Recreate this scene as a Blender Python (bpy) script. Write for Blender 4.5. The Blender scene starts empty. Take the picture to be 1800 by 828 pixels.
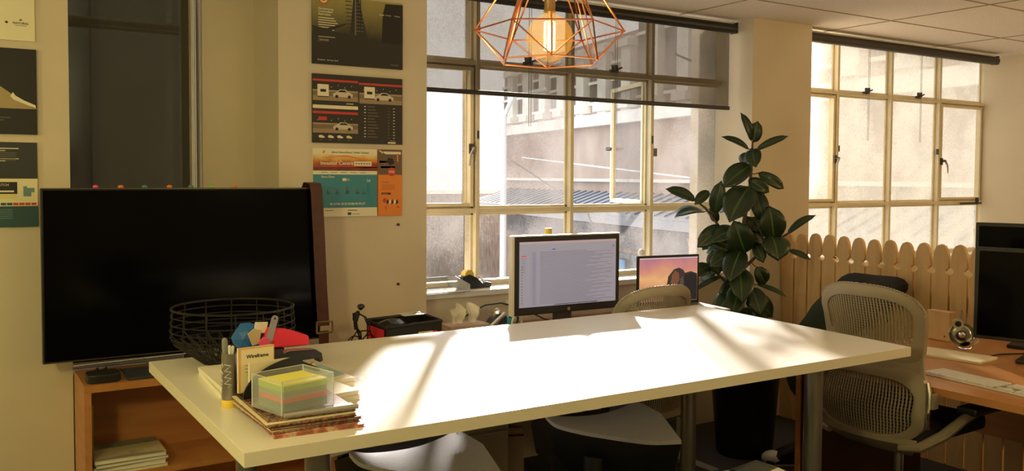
import bpy, bmesh, math, random
from mathutils import Vector, Matrix, Euler
random.seed(7)
PI = math.pi
scene = bpy.context.scene
COL = scene.collection

# ---------------------------------------------------------------- camera
def look_axes(yaw, pit, rol):
    F = Vector((math.sin(yaw)*math.cos(pit), math.cos(yaw)*math.cos(pit), -math.sin(pit)))
    R = Vector((math.cos(yaw), -math.sin(yaw), 0)); U = R.cross(F)
    c, s = math.cos(rol), math.sin(rol)
    return c*R+s*U, -s*R+c*U, F
CR, CU, CF = look_axes(math.radians(32.113), math.radians(2.354), math.radians(0.3231))
cam_d = bpy.data.cameras.new('camera'); cam = bpy.data.objects.new('camera', cam_d); COL.objects.link(cam)
cam.matrix_world = Matrix(((CR.x, CU.x, -CF.x, 0), (CR.y, CU.y, -CF.y, 0), (CR.z, CU.z, -CF.z, 1.41), (0, 0, 0, 1)))
cam_d.sensor_width = 36; cam_d.lens = 1566.15/1800*36; cam_d.shift_y = -(414-374.28)/1800; cam_d.clip_start = .02; cam_d.clip_end = 200
scene.camera = cam

# ---------------------------------------------------------------- light and exposure
scene.view_settings.view_transform = 'Standard'
try: scene.view_settings.look = 'None'
except Exception: pass
scene.view_settings.gamma = 1; scene.view_settings.use_curve_mapping = False
scene.view_settings.exposure = 0.0
W = bpy.data.worlds.new('overcast_sky'); scene.world = W; W.use_nodes = True
wn = W.node_tree; bg = wn.nodes['Background']
bg.inputs[0].default_value = (.86, .93, 1.0, 1); bg.inputs[1].default_value = 2.7
def sun(az, el, power, ang, col):
    d = bpy.data.lights.new('sun', 'SUN'); d.energy = power; d.angle = math.radians(ang); d.color = col
    o = bpy.data.objects.new('sun', d); COL.objects.link(o)
    v = Vector((math.sin(az)*math.cos(el), math.cos(az)*math.cos(el), math.sin(el)))
    o.rotation_euler = v.to_track_quat('Z', 'Y').to_euler(); o.location = v*20
sun(math.radians(33), math.radians(15.3), 30.0, 2.5, (1, .98, .95))
def area(name, loc, sx, sy, power, col, rot=(0, 0, 0)):
    d = bpy.data.lights.new(name, 'AREA'); d.shape = 'RECTANGLE'; d.size = sx; d.size_y = sy; d.energy = power; d.color = col
    o = bpy.data.objects.new(name, d); COL.objects.link(o); o.location = loc; o.rotation_euler = rot
WARM = [(1, .86, .36), (1, .86, .36), (1, .82, .36), (1, .70, .33), (1, .67, .32)]
FILL_LAMPS = [(-.6, 1.1, 44), (-1.5, 2.4, 24), (1.9, -.3, 19), (3.9, .3, 14), (5.6, .7, 46)]  # unseen warm fill lamps, added to brighten ceiling and walls
for i, (x, y, p) in enumerate(FILL_LAMPS):
    d = bpy.data.lights.new('fill_light', 'POINT'); d.energy = p; d.color = WARM[i]; d.shadow_soft_size = .13
    o = bpy.data.objects.new('fill_light', d); COL.objects.link(o); o.location = (x, y, 1.65)

# ---------------------------------------------------------------- materials
MATS = {}
def nodes(name):
    m = bpy.data.materials.new(name); m.use_nodes = True
    return m, m.node_tree.nodes, m.node_tree.links, m.node_tree.nodes['Principled BSDF']
def mat(name, col, rough=.5, metal=0, var=0, scale=20, bump=0, spec=.5, coat=0, stretch=None, emit=0, trans=0, alpha=1, sheen=0):
    if name in MATS: return MATS[name]
    m, N, L, P = nodes(name)
    P.inputs['Base Color'].default_value = (*col, 1); P.inputs['Roughness'].default_value = rough
    P.inputs['Metallic'].default_value = metal; P.inputs['Specular IOR Level'].default_value = spec
    P.inputs['Coat Weight'].default_value = coat; P.inputs['Coat Roughness'].default_value = .08
    P.inputs['Transmission Weight'].default_value = trans; P.inputs['Alpha'].default_value = alpha
    P.inputs['Sheen Weight'].default_value = sheen
    if emit:
        P.inputs['Emission Color'].default_value = (*col, 1); P.inputs['Emission Strength'].default_value = emit
    if var or bump:
        tc = N.new('ShaderNodeTexCoord'); mp = N.new('ShaderNodeMapping'); L.new(tc.outputs['Object'], mp.inputs[0])
        if stretch: mp.inputs['Scale'].default_value = stretch
        nz = N.new('ShaderNodeTexNoise'); nz.inputs['Scale'].default_value = scale; nz.inputs['Detail'].default_value = 5
        L.new(mp.outputs[0], nz.inputs['Vector'])
        if var:
            cr = N.new('ShaderNodeValToRGB'); e = cr.color_ramp.elements
            e[0].position = .3; e[1].position = .7
            e[0].color = (*[c*(1-var) for c in col], 1); e[1].color = (*[min(1, c*(1+var)) for c in col], 1)
            L.new(nz.outputs['Fac'], cr.inputs[0]); L.new(cr.outputs[0], P.inputs['Base Color'])
        if bump:
            b = N.new('ShaderNodeBump'); b.inputs['Strength'].default_value = bump; b.inputs['Distance'].default_value = .01
            L.new(nz.outputs['Fac'], b.inputs['Height']); L.new(b.outputs[0], P.inputs['Normal'])
    MATS[name] = m; return m
def ramp_mat(name, stops, scale=30, rough=.5, stretch=(1, 1, 1), detail=4, coat=0, wave=None, bump=0):
    """noise driven colour ramp"""
    if name in MATS: return MATS[name]
    m, N, L, P = nodes(name)
    tc = N.new('ShaderNodeTexCoord'); mp = N.new('ShaderNodeMapping'); L.new(tc.outputs['Object'], mp.inputs[0]); mp.inputs['Scale'].default_value = stretch
    if wave:
        t = N.new('ShaderNodeTexWave'); t.inputs['Scale'].default_value = scale; t.bands_direction = wave
        t.inputs['Distortion'].default_value = 3; t.inputs['Detail'].default_value = detail; t.inputs['Detail Scale'].default_value = 1.2
    else:
        t = N.new('ShaderNodeTexNoise'); t.inputs['Scale'].default_value = scale; t.inputs['Detail'].default_value = detail
    L.new(mp.outputs[0], t.inputs['Vector'])
    cr = N.new('ShaderNodeValToRGB'); el = cr.color_ramp.elements
    while len(el) > 1: el.remove(el[0])
    el[0].position = stops[0][0]; el[0].color = (*stops[0][1], 1)
    for p, c in stops[1:]:
        e = el.new(p); e.color = (*c, 1)
    L.new(t.outputs['Fac'], cr.inputs[0]); L.new(cr.outputs[0], P.inputs['Base Color'])
    P.inputs['Roughness'].default_value = rough; P.inputs['Coat Weight'].default_value = coat
    if bump:
        b = N.new('ShaderNodeBump'); b.inputs['Strength'].default_value = bump; b.inputs['Distance'].default_value = .004
        L.new(t.outputs['Fac'], b.inputs['Height']); L.new(b.outputs[0], P.inputs['Normal'])
    MATS[name] = m; return m
def grad_mat(name, stops, axis=2, lo=0, hi=1, rough=.5, emit=0, noise=0, nscale=8):
    """printed or displayed colour gradient along one object axis (part of the artwork itself)"""
    if name in MATS: return MATS[name]
    m, N, L, P = nodes(name)
    tc = N.new('ShaderNodeTexCoord'); sx = N.new('ShaderNodeSeparateXYZ'); L.new(tc.outputs['Object'], sx.inputs[0])
    mr = N.new('ShaderNodeMapRange'); mr.inputs[1].default_value = lo; mr.inputs[2].default_value = hi
    L.new(sx.outputs[axis], mr.inputs[0]); src = mr.outputs[0]
    if noise:
        nz = N.new('ShaderNodeTexNoise'); nz.inputs['Scale'].default_value = nscale; nz.inputs['Detail'].default_value = 4; L.new(tc.outputs['Object'], nz.inputs['Vector'])
        a = N.new('ShaderNodeMath'); a.operation = 'MULTIPLY_ADD'; L.new(nz.outputs['Fac'], a.inputs[0]); a.inputs[1].default_value = noise; L.new(src, a.inputs[2])
        s = N.new('ShaderNodeMath'); s.operation = 'SUBTRACT'; L.new(a.outputs[0], s.inputs[0]); s.inputs[1].default_value = noise/2; src = s.outputs[0]
    cr = N.new('ShaderNodeValToRGB'); el = cr.color_ramp.elements
    while len(el) > 1: el.remove(el[0])
    el[0].position = stops[0][0]; el[0].color = (*stops[0][1], 1)
    for p, c in stops[1:]:
        e = el.new(p); e.color = (*c, 1)
    L.new(src, cr.inputs[0]); L.new(cr.outputs[0], P.inputs['Base Color']); P.inputs['Roughness'].default_value = rough
    if emit:
        L.new(cr.outputs[0], P.inputs['Emission Color']); P.inputs['Emission Strength'].default_value = emit
    MATS[name] = m; return m
def dirt_haze_glass(name, haze, lo, hi, tint=(.93, .97, 1), scale=90, film=(.18, .165, .155)):
    """window glass under a speckled film, used for grime and for painted-in light haze"""
    m, N, L, P = nodes(name); N.remove(P); out = N['Material Output']
    tr = N.new('ShaderNodeBsdfTransparent'); tr.inputs[0].default_value = (*tint, 1)
    gl = N.new('ShaderNodeBsdfGlossy'); gl.inputs['Roughness'].default_value = .03
    tl = N.new('ShaderNodeBsdfTranslucent'); tl.inputs[0].default_value = (*film, 1)
    tc = N.new('ShaderNodeTexCoord')
    mp = N.new('ShaderNodeMapping'); mp.inputs['Scale'].default_value = (1, 1, .60); L.new(tc.outputs['Object'], mp.inputs[0])
    n1 = N.new('ShaderNodeTexNoise'); n1.inputs['Scale'].default_value = scale; n1.inputs['Detail'].default_value = 6; n1.inputs['Roughness'].default_value = .7; L.new(mp.outputs[0], n1.inputs['Vector'])
    n2 = N.new('ShaderNodeTexNoise'); n2.inputs['Scale'].default_value = 3.5; n2.inputs['Detail'].default_value = 3; L.new(tc.outputs['Object'], n2.inputs['Vector'])
    mu = N.new('ShaderNodeMath'); mu.operation = 'MULTIPLY'; L.new(n1.outputs['Fac'], mu.inputs[0]); L.new(n2.outputs['Fac'], mu.inputs[1])
    mr = N.new('ShaderNodeMapRange'); mr.inputs[1].default_value = .17; mr.inputs[2].default_value = .34; mr.inputs[3].default_value = lo; mr.inputs[4].default_value = hi
    L.new(mu.outputs[0], mr.inputs[0])
    mx = N.new('ShaderNodeMixShader'); L.new(mr.outputs[0], mx.inputs[0]); L.new(tr.outputs[0], mx.inputs[1]); L.new(tl.outputs[0], mx.inputs[2])
    lw = N.new('ShaderNodeLayerWeight'); lw.inputs[0].default_value = .3; fr = N.new('ShaderNodeMath'); fr.operation = 'MULTIPLY'; fr.inputs[1].default_value = .10; L.new(lw.outputs['Facing'], fr.inputs[0])
    m2 = N.new('ShaderNodeMixShader'); L.new(fr.outputs[0], m2.inputs[0]); L.new(mx.outputs[0], m2.inputs[1]); L.new(gl.outputs[0], m2.inputs[2])
    L.new(m2.outputs[0], out.inputs[0]); MATS[name] = m; return m
def sheer(name, col, through, tint):
    """woven or clear sheet that lets part of the light straight through"""
    m, N, L, P = nodes(name); out = N['Material Output']
    P.inputs['Base Color'].default_value = (*col, 1); P.inputs['Roughness'].default_value = .6
    tr = N.new('ShaderNodeBsdfTransparent'); tr.inputs[0].default_value = (*tint, 1)
    mx = N.new('ShaderNodeMixShader'); mx.inputs[0].default_value = through
    L.new(P.outputs[0], mx.inputs[1]); L.new(tr.outputs[0], mx.inputs[2]); L.new(mx.outputs[0], out.inputs[0]); MATS[name] = m; return m

M = {}
M['wall'] = mat('cream_wall_paint', (.69, .605, .46), .75, var=.04, scale=3, bump=.04)
M['ceil'] = mat('ceiling_tile_board', (.84, .76, .66), .9, var=.05, scale=60, bump=.05)
M['grid'] = mat('ceiling_tile_joint', (.34, .26, .18), .8)
M['floor'] = ramp_mat('dark_carpet', [(.3, (.035, .032, .028)), (.7, (.075, .068, .058))], 180, .95)
M['frame'] = mat('cream_window_paint', (.78, .70, .50), .45, var=.06, scale=12)
M['sill'] = mat('white_sill_paint', (.85, .82, .76), .35)
M['glass'] = dirt_haze_glass('grimy_window_glass', 0, .03, .32, tint=(.84, .81, .79), scale=170)
M['glass_hazy'] = dirt_haze_glass('light_haze_window_glass', 0, .30, .66, tint=(.93, .86, .78), film=(.95, .84, .68))  # grime with a pale warm film that paints bright light haze into the window
M['glass_clear'] = sheer('clear_acrylic', (.9, .92, .92), .86, (.97, .98, .98))
M['blind'] = sheer('dark_screen_fabric', (.008, .007, .006), .57, (1, .96, .90))
M['blind2'] = sheer('dense_screen_fabric', (.050, .046, .036), .34, (.95, .95, .80))
M['black'] = mat('black_plastic', (.012, .012, .013), .45)
M['blackg'] = mat('gloss_black_glass', (.002, .002, .003), .12, spec=.10)
M['blackm'] = mat('black_metal_wire', (.02, .018, .016), .4, metal=.4)
M['dark'] = mat('dark_grey_metal', (.07, .065, .06), .4, metal=.6)
M['chrome'] = mat('chrome', (.75, .74, .72), .12, metal=1)
M['steel'] = mat('brushed_steel', (.42, .40, .37), .35, metal=.9)
M['white'] = mat('white_plastic', (.82, .80, .74), .35)
M['paper'] = mat('white_paper', (.86, .82, .68), .8)
M['cream'] = mat('cream_card', (.86, .76, .50), .7)
M['table'] = mat('white_laminate', (.86, .83, .74), .32, var=.01, scale=4, spec=.6)
M['tedge'] = mat('table_edge_band', (.82, .76, .62), .45)
M['beech'] = ramp_mat('beech_veneer', [(.3, (.50, .20, .065)), (.7, (.62, .28, .10))], 3.0, .4, (1, 1, 7), 3, coat=.15)
M['beechx'] = ramp_mat('beech_desktop', [(.3, (.50, .21, .06)), (.7, (.60, .28, .09))], 2.2, .35, (7, 1, 1), 3, coat=.15)
M['walnut'] = ramp_mat('brown_desktop', [(.3, (.30, .14, .075)), (.7, (.40, .20, .11))], 2.5, .4, (1, 7, 1), 3)
M['pine'] = ramp_mat('pine_picket_wood', [(.25, (.58, .36, .14)), (.55, (.70, .46, .20)), (.8, (.50, .30, .11))], 1.6, .55, (9, 9, 1.0), 3, bump=.15)
M['chair'] = mat('putty_grey_plastic', (.31, .255, .18), .42, var=.03, scale=10)
M['chairb'] = mat('cream_grey_plastic', (.40, .35, .25), .42, var=.03, scale=10)
M['fabricb'] = mat('black_fabric', (.015, .014, .014), .9, bump=.3, scale=200)
M['copper'] = mat('copper_wire', (.80, .32, .16), .28, metal=1)
M['leaf'] = mat('dark_fig_leaf', (.014, .034, .011), .36, var=.35, scale=9, coat=.10)
M['leafs'] = mat('leaf_midrib', (.07, .12, .035), .4)
M['stem'] = mat('brown_stem', (.10, .06, .03), .7, var=.3, scale=40)
M['soil'] = mat('potting_soil', (.03, .02, .012), .95, bump=.8, scale=60)
M['pot'] = mat('black_planter', (.008, .009, .011), .35)
M['red'] = mat('red_felt', (.75, .02, .06), .55)
M['blue'] = mat('blue_felt', (.02, .13, .42), .55)
M['pink'] = mat('pink_plastic', (.85, .08, .22), .4)
M['yellow'] = mat('yellow_plastic', (.85, .62, .08), .4)
M['orange'] = mat('orange_plastic', (.85, .22, .05), .4)
M['green'] = mat('green_plastic', (.28, .55, .08), .4)
M['teal'] = mat('teal_plastic', (.10, .25, .30), .4)
M['leather'] = mat('brown_leather', (.075, .022, .014), .5, var=.2, scale=25, bump=.1)
M['brass'] = mat('brass_buckle', (.55, .42, .22), .3, metal=1)
M['jacket'] = mat('dark_green_cloth', (.022, .032, .014), .85, var=.3, scale=8, bump=.2)
M['grey'] = mat('mid_grey_plastic', (.25, .24, .22), .5)
M['stool'] = mat('grey_felt_seat', (.66, .64, .64), .8, bump=.04, scale=220, var=.08)
M['seat_pan'] = mat('shaded_felt_seat', (.10, .10, .11), .85)  # same grey felt as the rim, darkened to paint in shade under the table
M['ink'] = mat('black_ink', (.03, .03, .03), .7)
M['greyink'] = mat('grey_ink', (.30, .27, .22), .7)

# ---------------------------------------------------------------- mesh builder
def rotm(rx=0, ry=0, rz=0): return Euler((rx, ry, rz)).to_matrix()
class MB:
    def __init__(s): s.bm = bmesh.new(); s.mats = []
    def mi(s, m):
        if m not in s.mats: s.mats.append(m)
        return s.mats.index(m)
    def face(s, vs, mi):
        try: f = s.bm.faces.new(vs); f.material_index = mi; return f
        except ValueError: return None
    def box(s, c, d, m, r=None, bev=0):
        mi = s.mi(m); c = Vector(c); hx, hy, hz = d[0]/2, d[1]/2, d[2]/2
        pts = [Vector((x, y, z)) for z in (-hz, hz) for y in (-hy, hy) for x in (-hx, hx)]
        if r is not None: pts = [r @ p for p in pts]
        v = [s.bm.verts.new(c+p) for p in pts]
        fs = [s.face([v[i] for i in q], mi) for q in ((0, 2, 3, 1), (4, 5, 7, 6), (0, 1, 5, 4), (2, 6, 7, 3), (0, 4, 6, 2), (1, 3, 7, 5))]
        if bev:
            es = list({e for f in fs for e in f.edges})
            g = bmesh.ops.bevel(s.bm, geom=es, offset=bev, segments=2, affect='EDGES', profile=.6)
            for f in g['faces']: f.material_index = mi
        return s
    def prism(s, poly, h0, h1, m, axis=2, m2=None):
        """polygon extruded along an axis; poly in the two other axes (x,y)/(x,z)/(y,z)"""
        mi = s.mi(m); mj = s.mi(m2) if m2 else mi
        def P(a, b, h): return {2: (a, b, h), 1: (a, h, b), 0: (h, a, b)}[axis]
        lo = [s.bm.verts.new(P(a, b, h0)) for a, b in poly]; hi = [s.bm.verts.new(P(a, b, h1)) for a, b in poly]
        s.face(lo[::-1], mi); s.face(hi, mi); n = len(poly)
        for i in range(n): s.face([lo[i], lo[(i+1) % n], hi[(i+1) % n], hi[i]], mj)
        return s
    def tube(s, pts, r, m, seg=8, closed=False, cap=True, flat=1):
        mi = s.mi(m); pts = [Vector(p) for p in pts]; n = len(pts); rr = r if isinstance(r, (list, tuple)) else [r]*n
        rings = []; up = None
        for i, p in enumerate(pts):
            a = pts[(i-1) % n] if (closed or i > 0) else p; b = pts[(i+1) % n] if (closed or i < n-1) else p
            t = (b-a); t = t.normalized() if t.length > 1e-9 else Vector((0, 0, 1))
            if up is None:
                up = Vector((0, 0, 1)) if abs(t.z) < .9 else Vector((1, 0, 0))
            u = up - t*up.dot(t)
            if u.length < 1e-5: u = t.orthogonal()
            u.normalize(); w = t.cross(u); up = u
            rings.append([s.bm.verts.new(p + u*math.cos(2*PI*k/seg)*rr[i]*flat + w*math.sin(2*PI*k/seg)*rr[i]) for k in range(seg)])
        for i in range(n if closed else n-1):
            A, B = rings[i], rings[(i+1) % n]
            for k in range(seg): s.face([A[k], A[(k+1) % seg], B[(k+1) % seg], B[k]], mi)
        if cap and not closed: s.face(rings[0][::-1], mi); s.face(rings[-1], mi)
        return s
    def cyl(s, a, b, r, m, seg=20, r2=None): return s.tube([a, b], [r, r if r2 is None else r2], m, seg)
    def lathe(s, prof, m, c=(0, 0, 0), seg=32, close=True):
        mi = s.mi(m); c = Vector(c); rings = []
        for r, z in prof:
            if r < 1e-6: rings.append([s.bm.verts.new(c+Vector((0, 0, z)))])
            else: rings.append([s.bm.verts.new(c+Vector((r*math.cos(2*PI*k/seg), r*math.sin(2*PI*k/seg), z))) for k in range(seg)])
        for A, B in zip(rings, rings[1:]):
            for k in range(seg):
                j = (k+1) % seg
                if len(A) == 1 and len(B) == 1: continue
                if len(A) == 1: s.face([A[0], B[j], B[k]], mi)
                elif len(B) == 1: s.face([A[k], A[j], B[0]], mi)
                else: s.face([A[k], A[j], B[j], B[k]], mi)
        return s
    def grid(s, fn, nu, nv, m, thick=0, off=Vector((0, -1, 0))):
        """surface fn(u,v) with u,v in 0..1, optionally given thickness along off"""
        mi = s.mi(m)
        A = [[s.bm.verts.new(fn(i/nu, j/nv)) for j in range(nv+1)] for i in range(nu+1)]
        for i in range(nu):
            for j in range(nv): s.face([A[i][j], A[i+1][j], A[i+1][j+1], A[i][j+1]], mi)
        if thick:
            B = [[s.bm.verts.new(Vector(A[i][j].co)+off*thick) for j in range(nv+1)] for i in range(nu+1)]
            for i in range(nu):
                for j in range(nv): s.face([B[i][j], B[i][j+1], B[i+1][j+1], B[i+1][j]], mi)
            for i in range(nu):
                s.face([A[i][0], B[i][0], B[i+1][0], A[i+1][0]], mi); s.face([A[i][nv], A[i+1][nv], B[i+1][nv], B[i][nv]], mi)
            for j in range(nv):
                s.face([A[0][j], A[0][j+1], B[0][j+1], B[0][j]], mi); s.face([A[nu][j], B[nu][j], B[nu][j+1], A[nu][j+1]], mi)
        return s
    def sphere(s, c, r, m, seg=16, sc=(1, 1, 1), r3=None):
        prof = [(math.sin(PI*i/(seg//2)), -math.cos(PI*i/(seg//2))) for i in range(seg//2+1)]
        mi = s.mi(m); n0 = len(s.bm.verts); s.bm.verts.ensure_lookup_table()
        before = set(s.bm.verts); s.lathe([(max(0, a) if 0 < i < seg//2 else 0, b) for i, (a, b) in enumerate(prof)], m, seg=seg)
        for v in s.bm.verts:
            if v not in before:
                p = Vector((v.co.x*sc[0]*r, v.co.y*sc[1]*r, v.co.z*sc[2]*r))
                v.co = (r3 @ p if r3 is not None else p)+Vector(c)
        return s
    def text(s, body, loc, size, m, face='-Y', thick=.0006, align='CENTER', bold=False, rz=0, sx=1, rot=None):
        cu = bpy.data.curves.new('t', 'FONT'); cu.body = body; cu.size = size; cu.align_x = align; cu.align_y = 'CENTER'
        cu.extrude = thick/2; cu.resolution_u = 2
        if bold: cu.offset = size*.018
        o = bpy.data.objects.new('t', cu); COL.objects.link(o); bpy.context.view_layer.update()
        me = bpy.data.meshes.new_from_object(o.evaluated_get(bpy.context.evaluated_depsgraph_get()))
        bpy.data.objects.remove(o); bpy.data.curves.remove(cu)
        if rot is None:
            rot = {'-Y': rotm(PI/2, 0, 0), '-X': rotm(PI/2, 0, -PI/2), 'Z': rotm(0, 0, rz)}[face]
            if face != 'Z' and rz: rot = rotm(0, 0, rz) @ rot
        mi = s.mi(m); vs = [s.bm.verts.new(Vector(loc)+rot @ Vector((v.co.x*sx, v.co.y, v.co.z))) for v in me.vertices]
        for p in me.polygons: s.face([vs[i] for i in p.vertices], mi)
        bpy.data.meshes.remove(me); return s
    def build(s, name, parent=None, smooth=False, sub=0, recalc=True, loc=None, rot=None, bevel=0):
        if recalc: bmesh.ops.recalc_face_normals(s.bm, faces=s.bm.faces)
        me = bpy.data.meshes.new(name); s.bm.to_mesh(me); s.bm.free()
        for m in s.mats: me.materials.append(m)
        if smooth:
            for p in me.polygons: p.use_smooth = True
            try: me.set_sharp_from_angle(angle=math.radians(38))
            except Exception: pass
        o = bpy.data.objects.new(name, me); COL.objects.link(o); o.parent = parent
        if loc: o.location = loc
        if rot: o.rotation_euler = rot
        if bevel:
            b = o.modifiers.new('bevel', 'BEVEL'); b.width = bevel; b.segments = 2; b.limit_method = 'ANGLE'
        if sub:
            q = o.modifiers.new('sub', 'SUBSURF'); q.levels = sub; q.render_levels = sub
        return o
def tag(o, label, cat, group=None):
    o['label'] = label; o['category'] = cat
    if group: o['group'] = group
    return o
def thing(name, label, cat, loc=(0, 0, 0), rz=0, group=None):
    o = bpy.data.objects.new(name, None); o.empty_display_size = .05; COL.objects.link(o)
    o.location = loc; o.rotation_euler = (0, 0, rz); return tag(o, label, cat, group)
def struct(mb, name, **k):
    o = mb.build(name, **k); o['kind'] = 'structure'; return o
def copy_tree(o, parent=None):
    c = o.copy(); COL.objects.link(c); c.parent = parent
    for ch in list(o.children): copy_tree(ch, c)
    return c

# ================================================================ THE ROOM
HC = 2.32
struct(MB().box((1.8, .3, -.05), (10.2, 7.4, .1), M['floor']), 'floor')
cb = MB().box((1.8, .3, HC+.05), (10.2, 7.4, .1), M['ceil'])
for k in range(-5, 3):
    x = 3.46+1.14*k
    cb.box((x, .3, HC-.001), (.008, 7.4, .004), M['grid'])
for k in range(0, 11):
    cb.box((1.8, 3.23-.58*k, HC-.001), (10.2, .008, .004), M['grid'])
struct(cb, 'ceiling')
struct(MB().box((-2.9, .3, HC/2), (.1, 7.4, HC), M['wall']), 'wall_left')
struct(MB().box((6.68, .2, HC/2), (.1, 7.3, HC), M['wall']), 'wall_right')
struct(MB().box((1.8, -3.1, HC/2), (10.2, .1, HC), M['wall']), 'wall_back')
# window wall: piers, bays and the strips over and under the windows
wb = MB()
wb.box((-1.244, 3.85, HC/2), (3.212, .5, HC), M['wall'])                # left pier, right end at x=.362
wb.box((1.022, 4.10, HC/2), (.22, .30, HC), M['wall'])                  # set back bay beside the left window
wb.box((1.4685, 3.85, HC/2), (.673, .5, HC), M['wall'])                 # poster pier 1.132 to 1.805
wb.box((4.1245, 3.85, HC/2), (.499, .5, HC), M['wall'])                 # pier 3.875 to 4.374
wb.box((.637, 4.10, .30), (.55, .30, .60), M['wall'])                   # under the left window
wb.box((2.84, 3.86, .418), (2.07, .32, .836), M['wall'])                # under window one
wb.box((5.50, 3.86, .418), (2.27, .32, .836), M['wall'])                # under window two
struct(wb, 'wall_front')
struct(MB().box((2.84, 3.835, .850), (2.07, .31, .028), M['sill'], bev=.004), 'trim_1')
struct(MB().box((5.50, 3.835, .850), (2.25, .31, .028), M['sill'], bev=.004), 'trim_2')

# --- steel windows
def window(name, xs, z0, z1, rails, Y, open_cells=(), bars=(), depth=.05, glass=None, shut_cells=()):
    """xs: mullion centre lines from first to last; rails: heights of the horizontal bars"""
    root = bpy.data.objects.new(name, None); COL.objects.link(root); root['kind'] = 'structure'
    f = MB(); fm = M['frame']
    f.box(((xs[0]+xs[-1])/2, Y, z0+.014), (xs[-1]-xs[0], depth, .028), fm); f.box(((xs[0]+xs[-1])/2, Y, z1-.014), (xs[-1]-xs[0], depth, .028), fm)
    for i, x in enumerate(xs):
        w = .05 if 0 < i < len(xs)-1 else .035
        f.box((x, Y, (z0+z1)/2), (w*.45, depth, z1-z0-.02), fm); f.box((x, Y+.012, (z0+z1)/2), (w, .012, z1-z0-.02), fm)
    for z in rails:
        f.box(((xs[0]+xs[-1])/2, Y, z), (xs[-1]-xs[0], depth*.92, .024), fm); f.box(((xs[0]+xs[-1])/2, Y+.012, z), (xs[-1]-xs[0], .012, .048), fm)
    f.build('window_frame', root, bevel=.003)
    zs = [z0]+list(rails)+[z1]
    for i in range(len(xs)-1):
        for j in range(len(zs)-1):
            if (i, j) in open_cells: continue
            a, b, c, d = xs[i]+.02, xs[i+1]-.02, zs[j]+.02, zs[j+1]-.02
            MB().box(((a+b)/2, Y+.022, (c+d)/2), (b-a, .004, d-c), glass or M['glass']).build('window_pane', root)
            if (i, j) in shut_cells:
                q = MB()
                for x in (a+.012, b-.012): q.box((x, Y-.002, (c+d)/2), (.020, .038, d-c), fm)
                for z in (c+.010, d-.010): q.box(((a+b)/2, Y-.002, z), (b-a, .036, .018), fm)
                q.build('casement', root, bevel=.003)
    return root
def casement_handle(root, x, z, side, Y):
    h = MB().box((x, Y-.028, z), (.022, .012, .05), M['dark'])
    h.cyl((x, Y-.03, z+.004), (x, Y-.06, z+.004), .009, M['dark'], 10)
    h.tube([(x, Y-.058, z+.004), (x+side*.022, Y-.062, z-.03), (x+side*.03, Y-.062, z-.085)], [.008, .006, .004], M['steel'], 8)
    h.build('handle', root, smooth=True)
    MB().box((x+.04*(-side), Y-.02, z+.07), (.010, .016, .04), M['dark']).build('hinge', root)
def fanlight_catch(root, x, z, Y):
    h = MB().box((x, Y-.03, z), (.05, .02, .016), M['dark']).box((x, Y-.04, z+.016), (.018, .03, .03), M['dark'])
    h.tube([(x-.02, Y-.045, z), (x-.03, Y-.05, z+.03)], .005, M['dark'], 6).tube([(x+.015, Y-.045, z+.01), (x+.04, Y-.05, z+.02)], .005, M['dark'], 6)
    h.build('catch', root, smooth=True)
    c = MB().tube([(x-.005, Y-.05, z+.35), (x-.005, Y-.05, z-.32), (x+.008, Y-.05, z-.32), (x+.008, Y-.05, z+.35)], .0015, M['grey'], 4)
    c.build('pull_cord', root)
YW = 3.87
XS1 = [1.80, 2.212, 2.789, 3.345, 3.895]
w1 = window('window_1', XS1, .862, HC, [1.238, 1.968], YW, open_cells=((2, 1),), shut_cells=((0, 1),))
casement_handle(w1, 2.172, 1.545, -1, YW); MB().box((3.345, YW-.02, 1.62), (.012, .016, .045), M['dark']).box((3.372, YW-.02, 1.55), (.012, .016, .045), M['dark']).build('hinge', w1)
MB().box((2.212, YW+.045, 1.59), (.030, .075, 1.42), M['frame']).box((2.178, YW+.030, 1.60), (.03, .035, .70), M['frame']).build('shadow_bar', w1)  # bars added behind the mullion to widen its shadow on the table
fanlight_catch(w1, 2.50, 1.985, YW); fanlight_catch(w1, 3.06, 1.985, YW)
st = MB().box((1.86, YW-.045, 1.225), (.10, .012, .012), M['dark']); st.build('stay', w1)
# the casement that stands open to the street, hung on the third mullion
cs = bpy.data.objects.new('open_casement', None); COL.objects.link(cs); cs.parent = w1; cs.location = (3.335, YW+.03, 1.603); cs.rotation_euler = (0, 0, math.radians(-108))
q = MB(); wl, hl = .52, .70
for x in (-.012, -wl+.012): q.box((x, 0, 0), (.024, .03, hl), M['frame'])
for z in (-hl/2+.012, hl/2-.012): q.box((-wl/2, 0, z), (wl, .03, .024), M['frame'])
q.box((-wl+.012, -.03, -.02), (.02, .03, .02), M['dark']).box((-wl+.05, -.04, -.02), (.07, .01, .01), M['dark'])
q.build('casement', cs); MB().box((-wl/2, 0, 0), (wl-.04, .004, hl-.04), M['glass']).build('window_pane', cs)
XS2 = [4.36, 4.944, 5.512, 6.078, 6.64]
w2 = window('window_2', XS2, .862, HC, [1.234, 1.972], YW, shut_cells=((0, 1), (3, 1)), glass=M['glass_hazy'])
casement_handle(w2, 4.918, 1.535, -1, YW); casement_handle(w2, 6.10, 1.535, 1, YW)
fanlight_catch(w2, 5.22, 1.985, YW); fanlight_catch(w2, 5.80, 1.985, YW)
MB().box((6.45, YW-.05, 1.228), (.26, .014, .014), M['dark']).box((6.53, YW-.05, 1.245), (.014, .02, .05), M['dark']).build('stay', w2)
w3 = window('window_3', [.36, .885], .60, HC, [1.12, 2.04], 4.09)
MB().box((.868, 4.055, 1.46), (.05, .05, 1.7), M['frame']).build('window_frame', w3)

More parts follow.
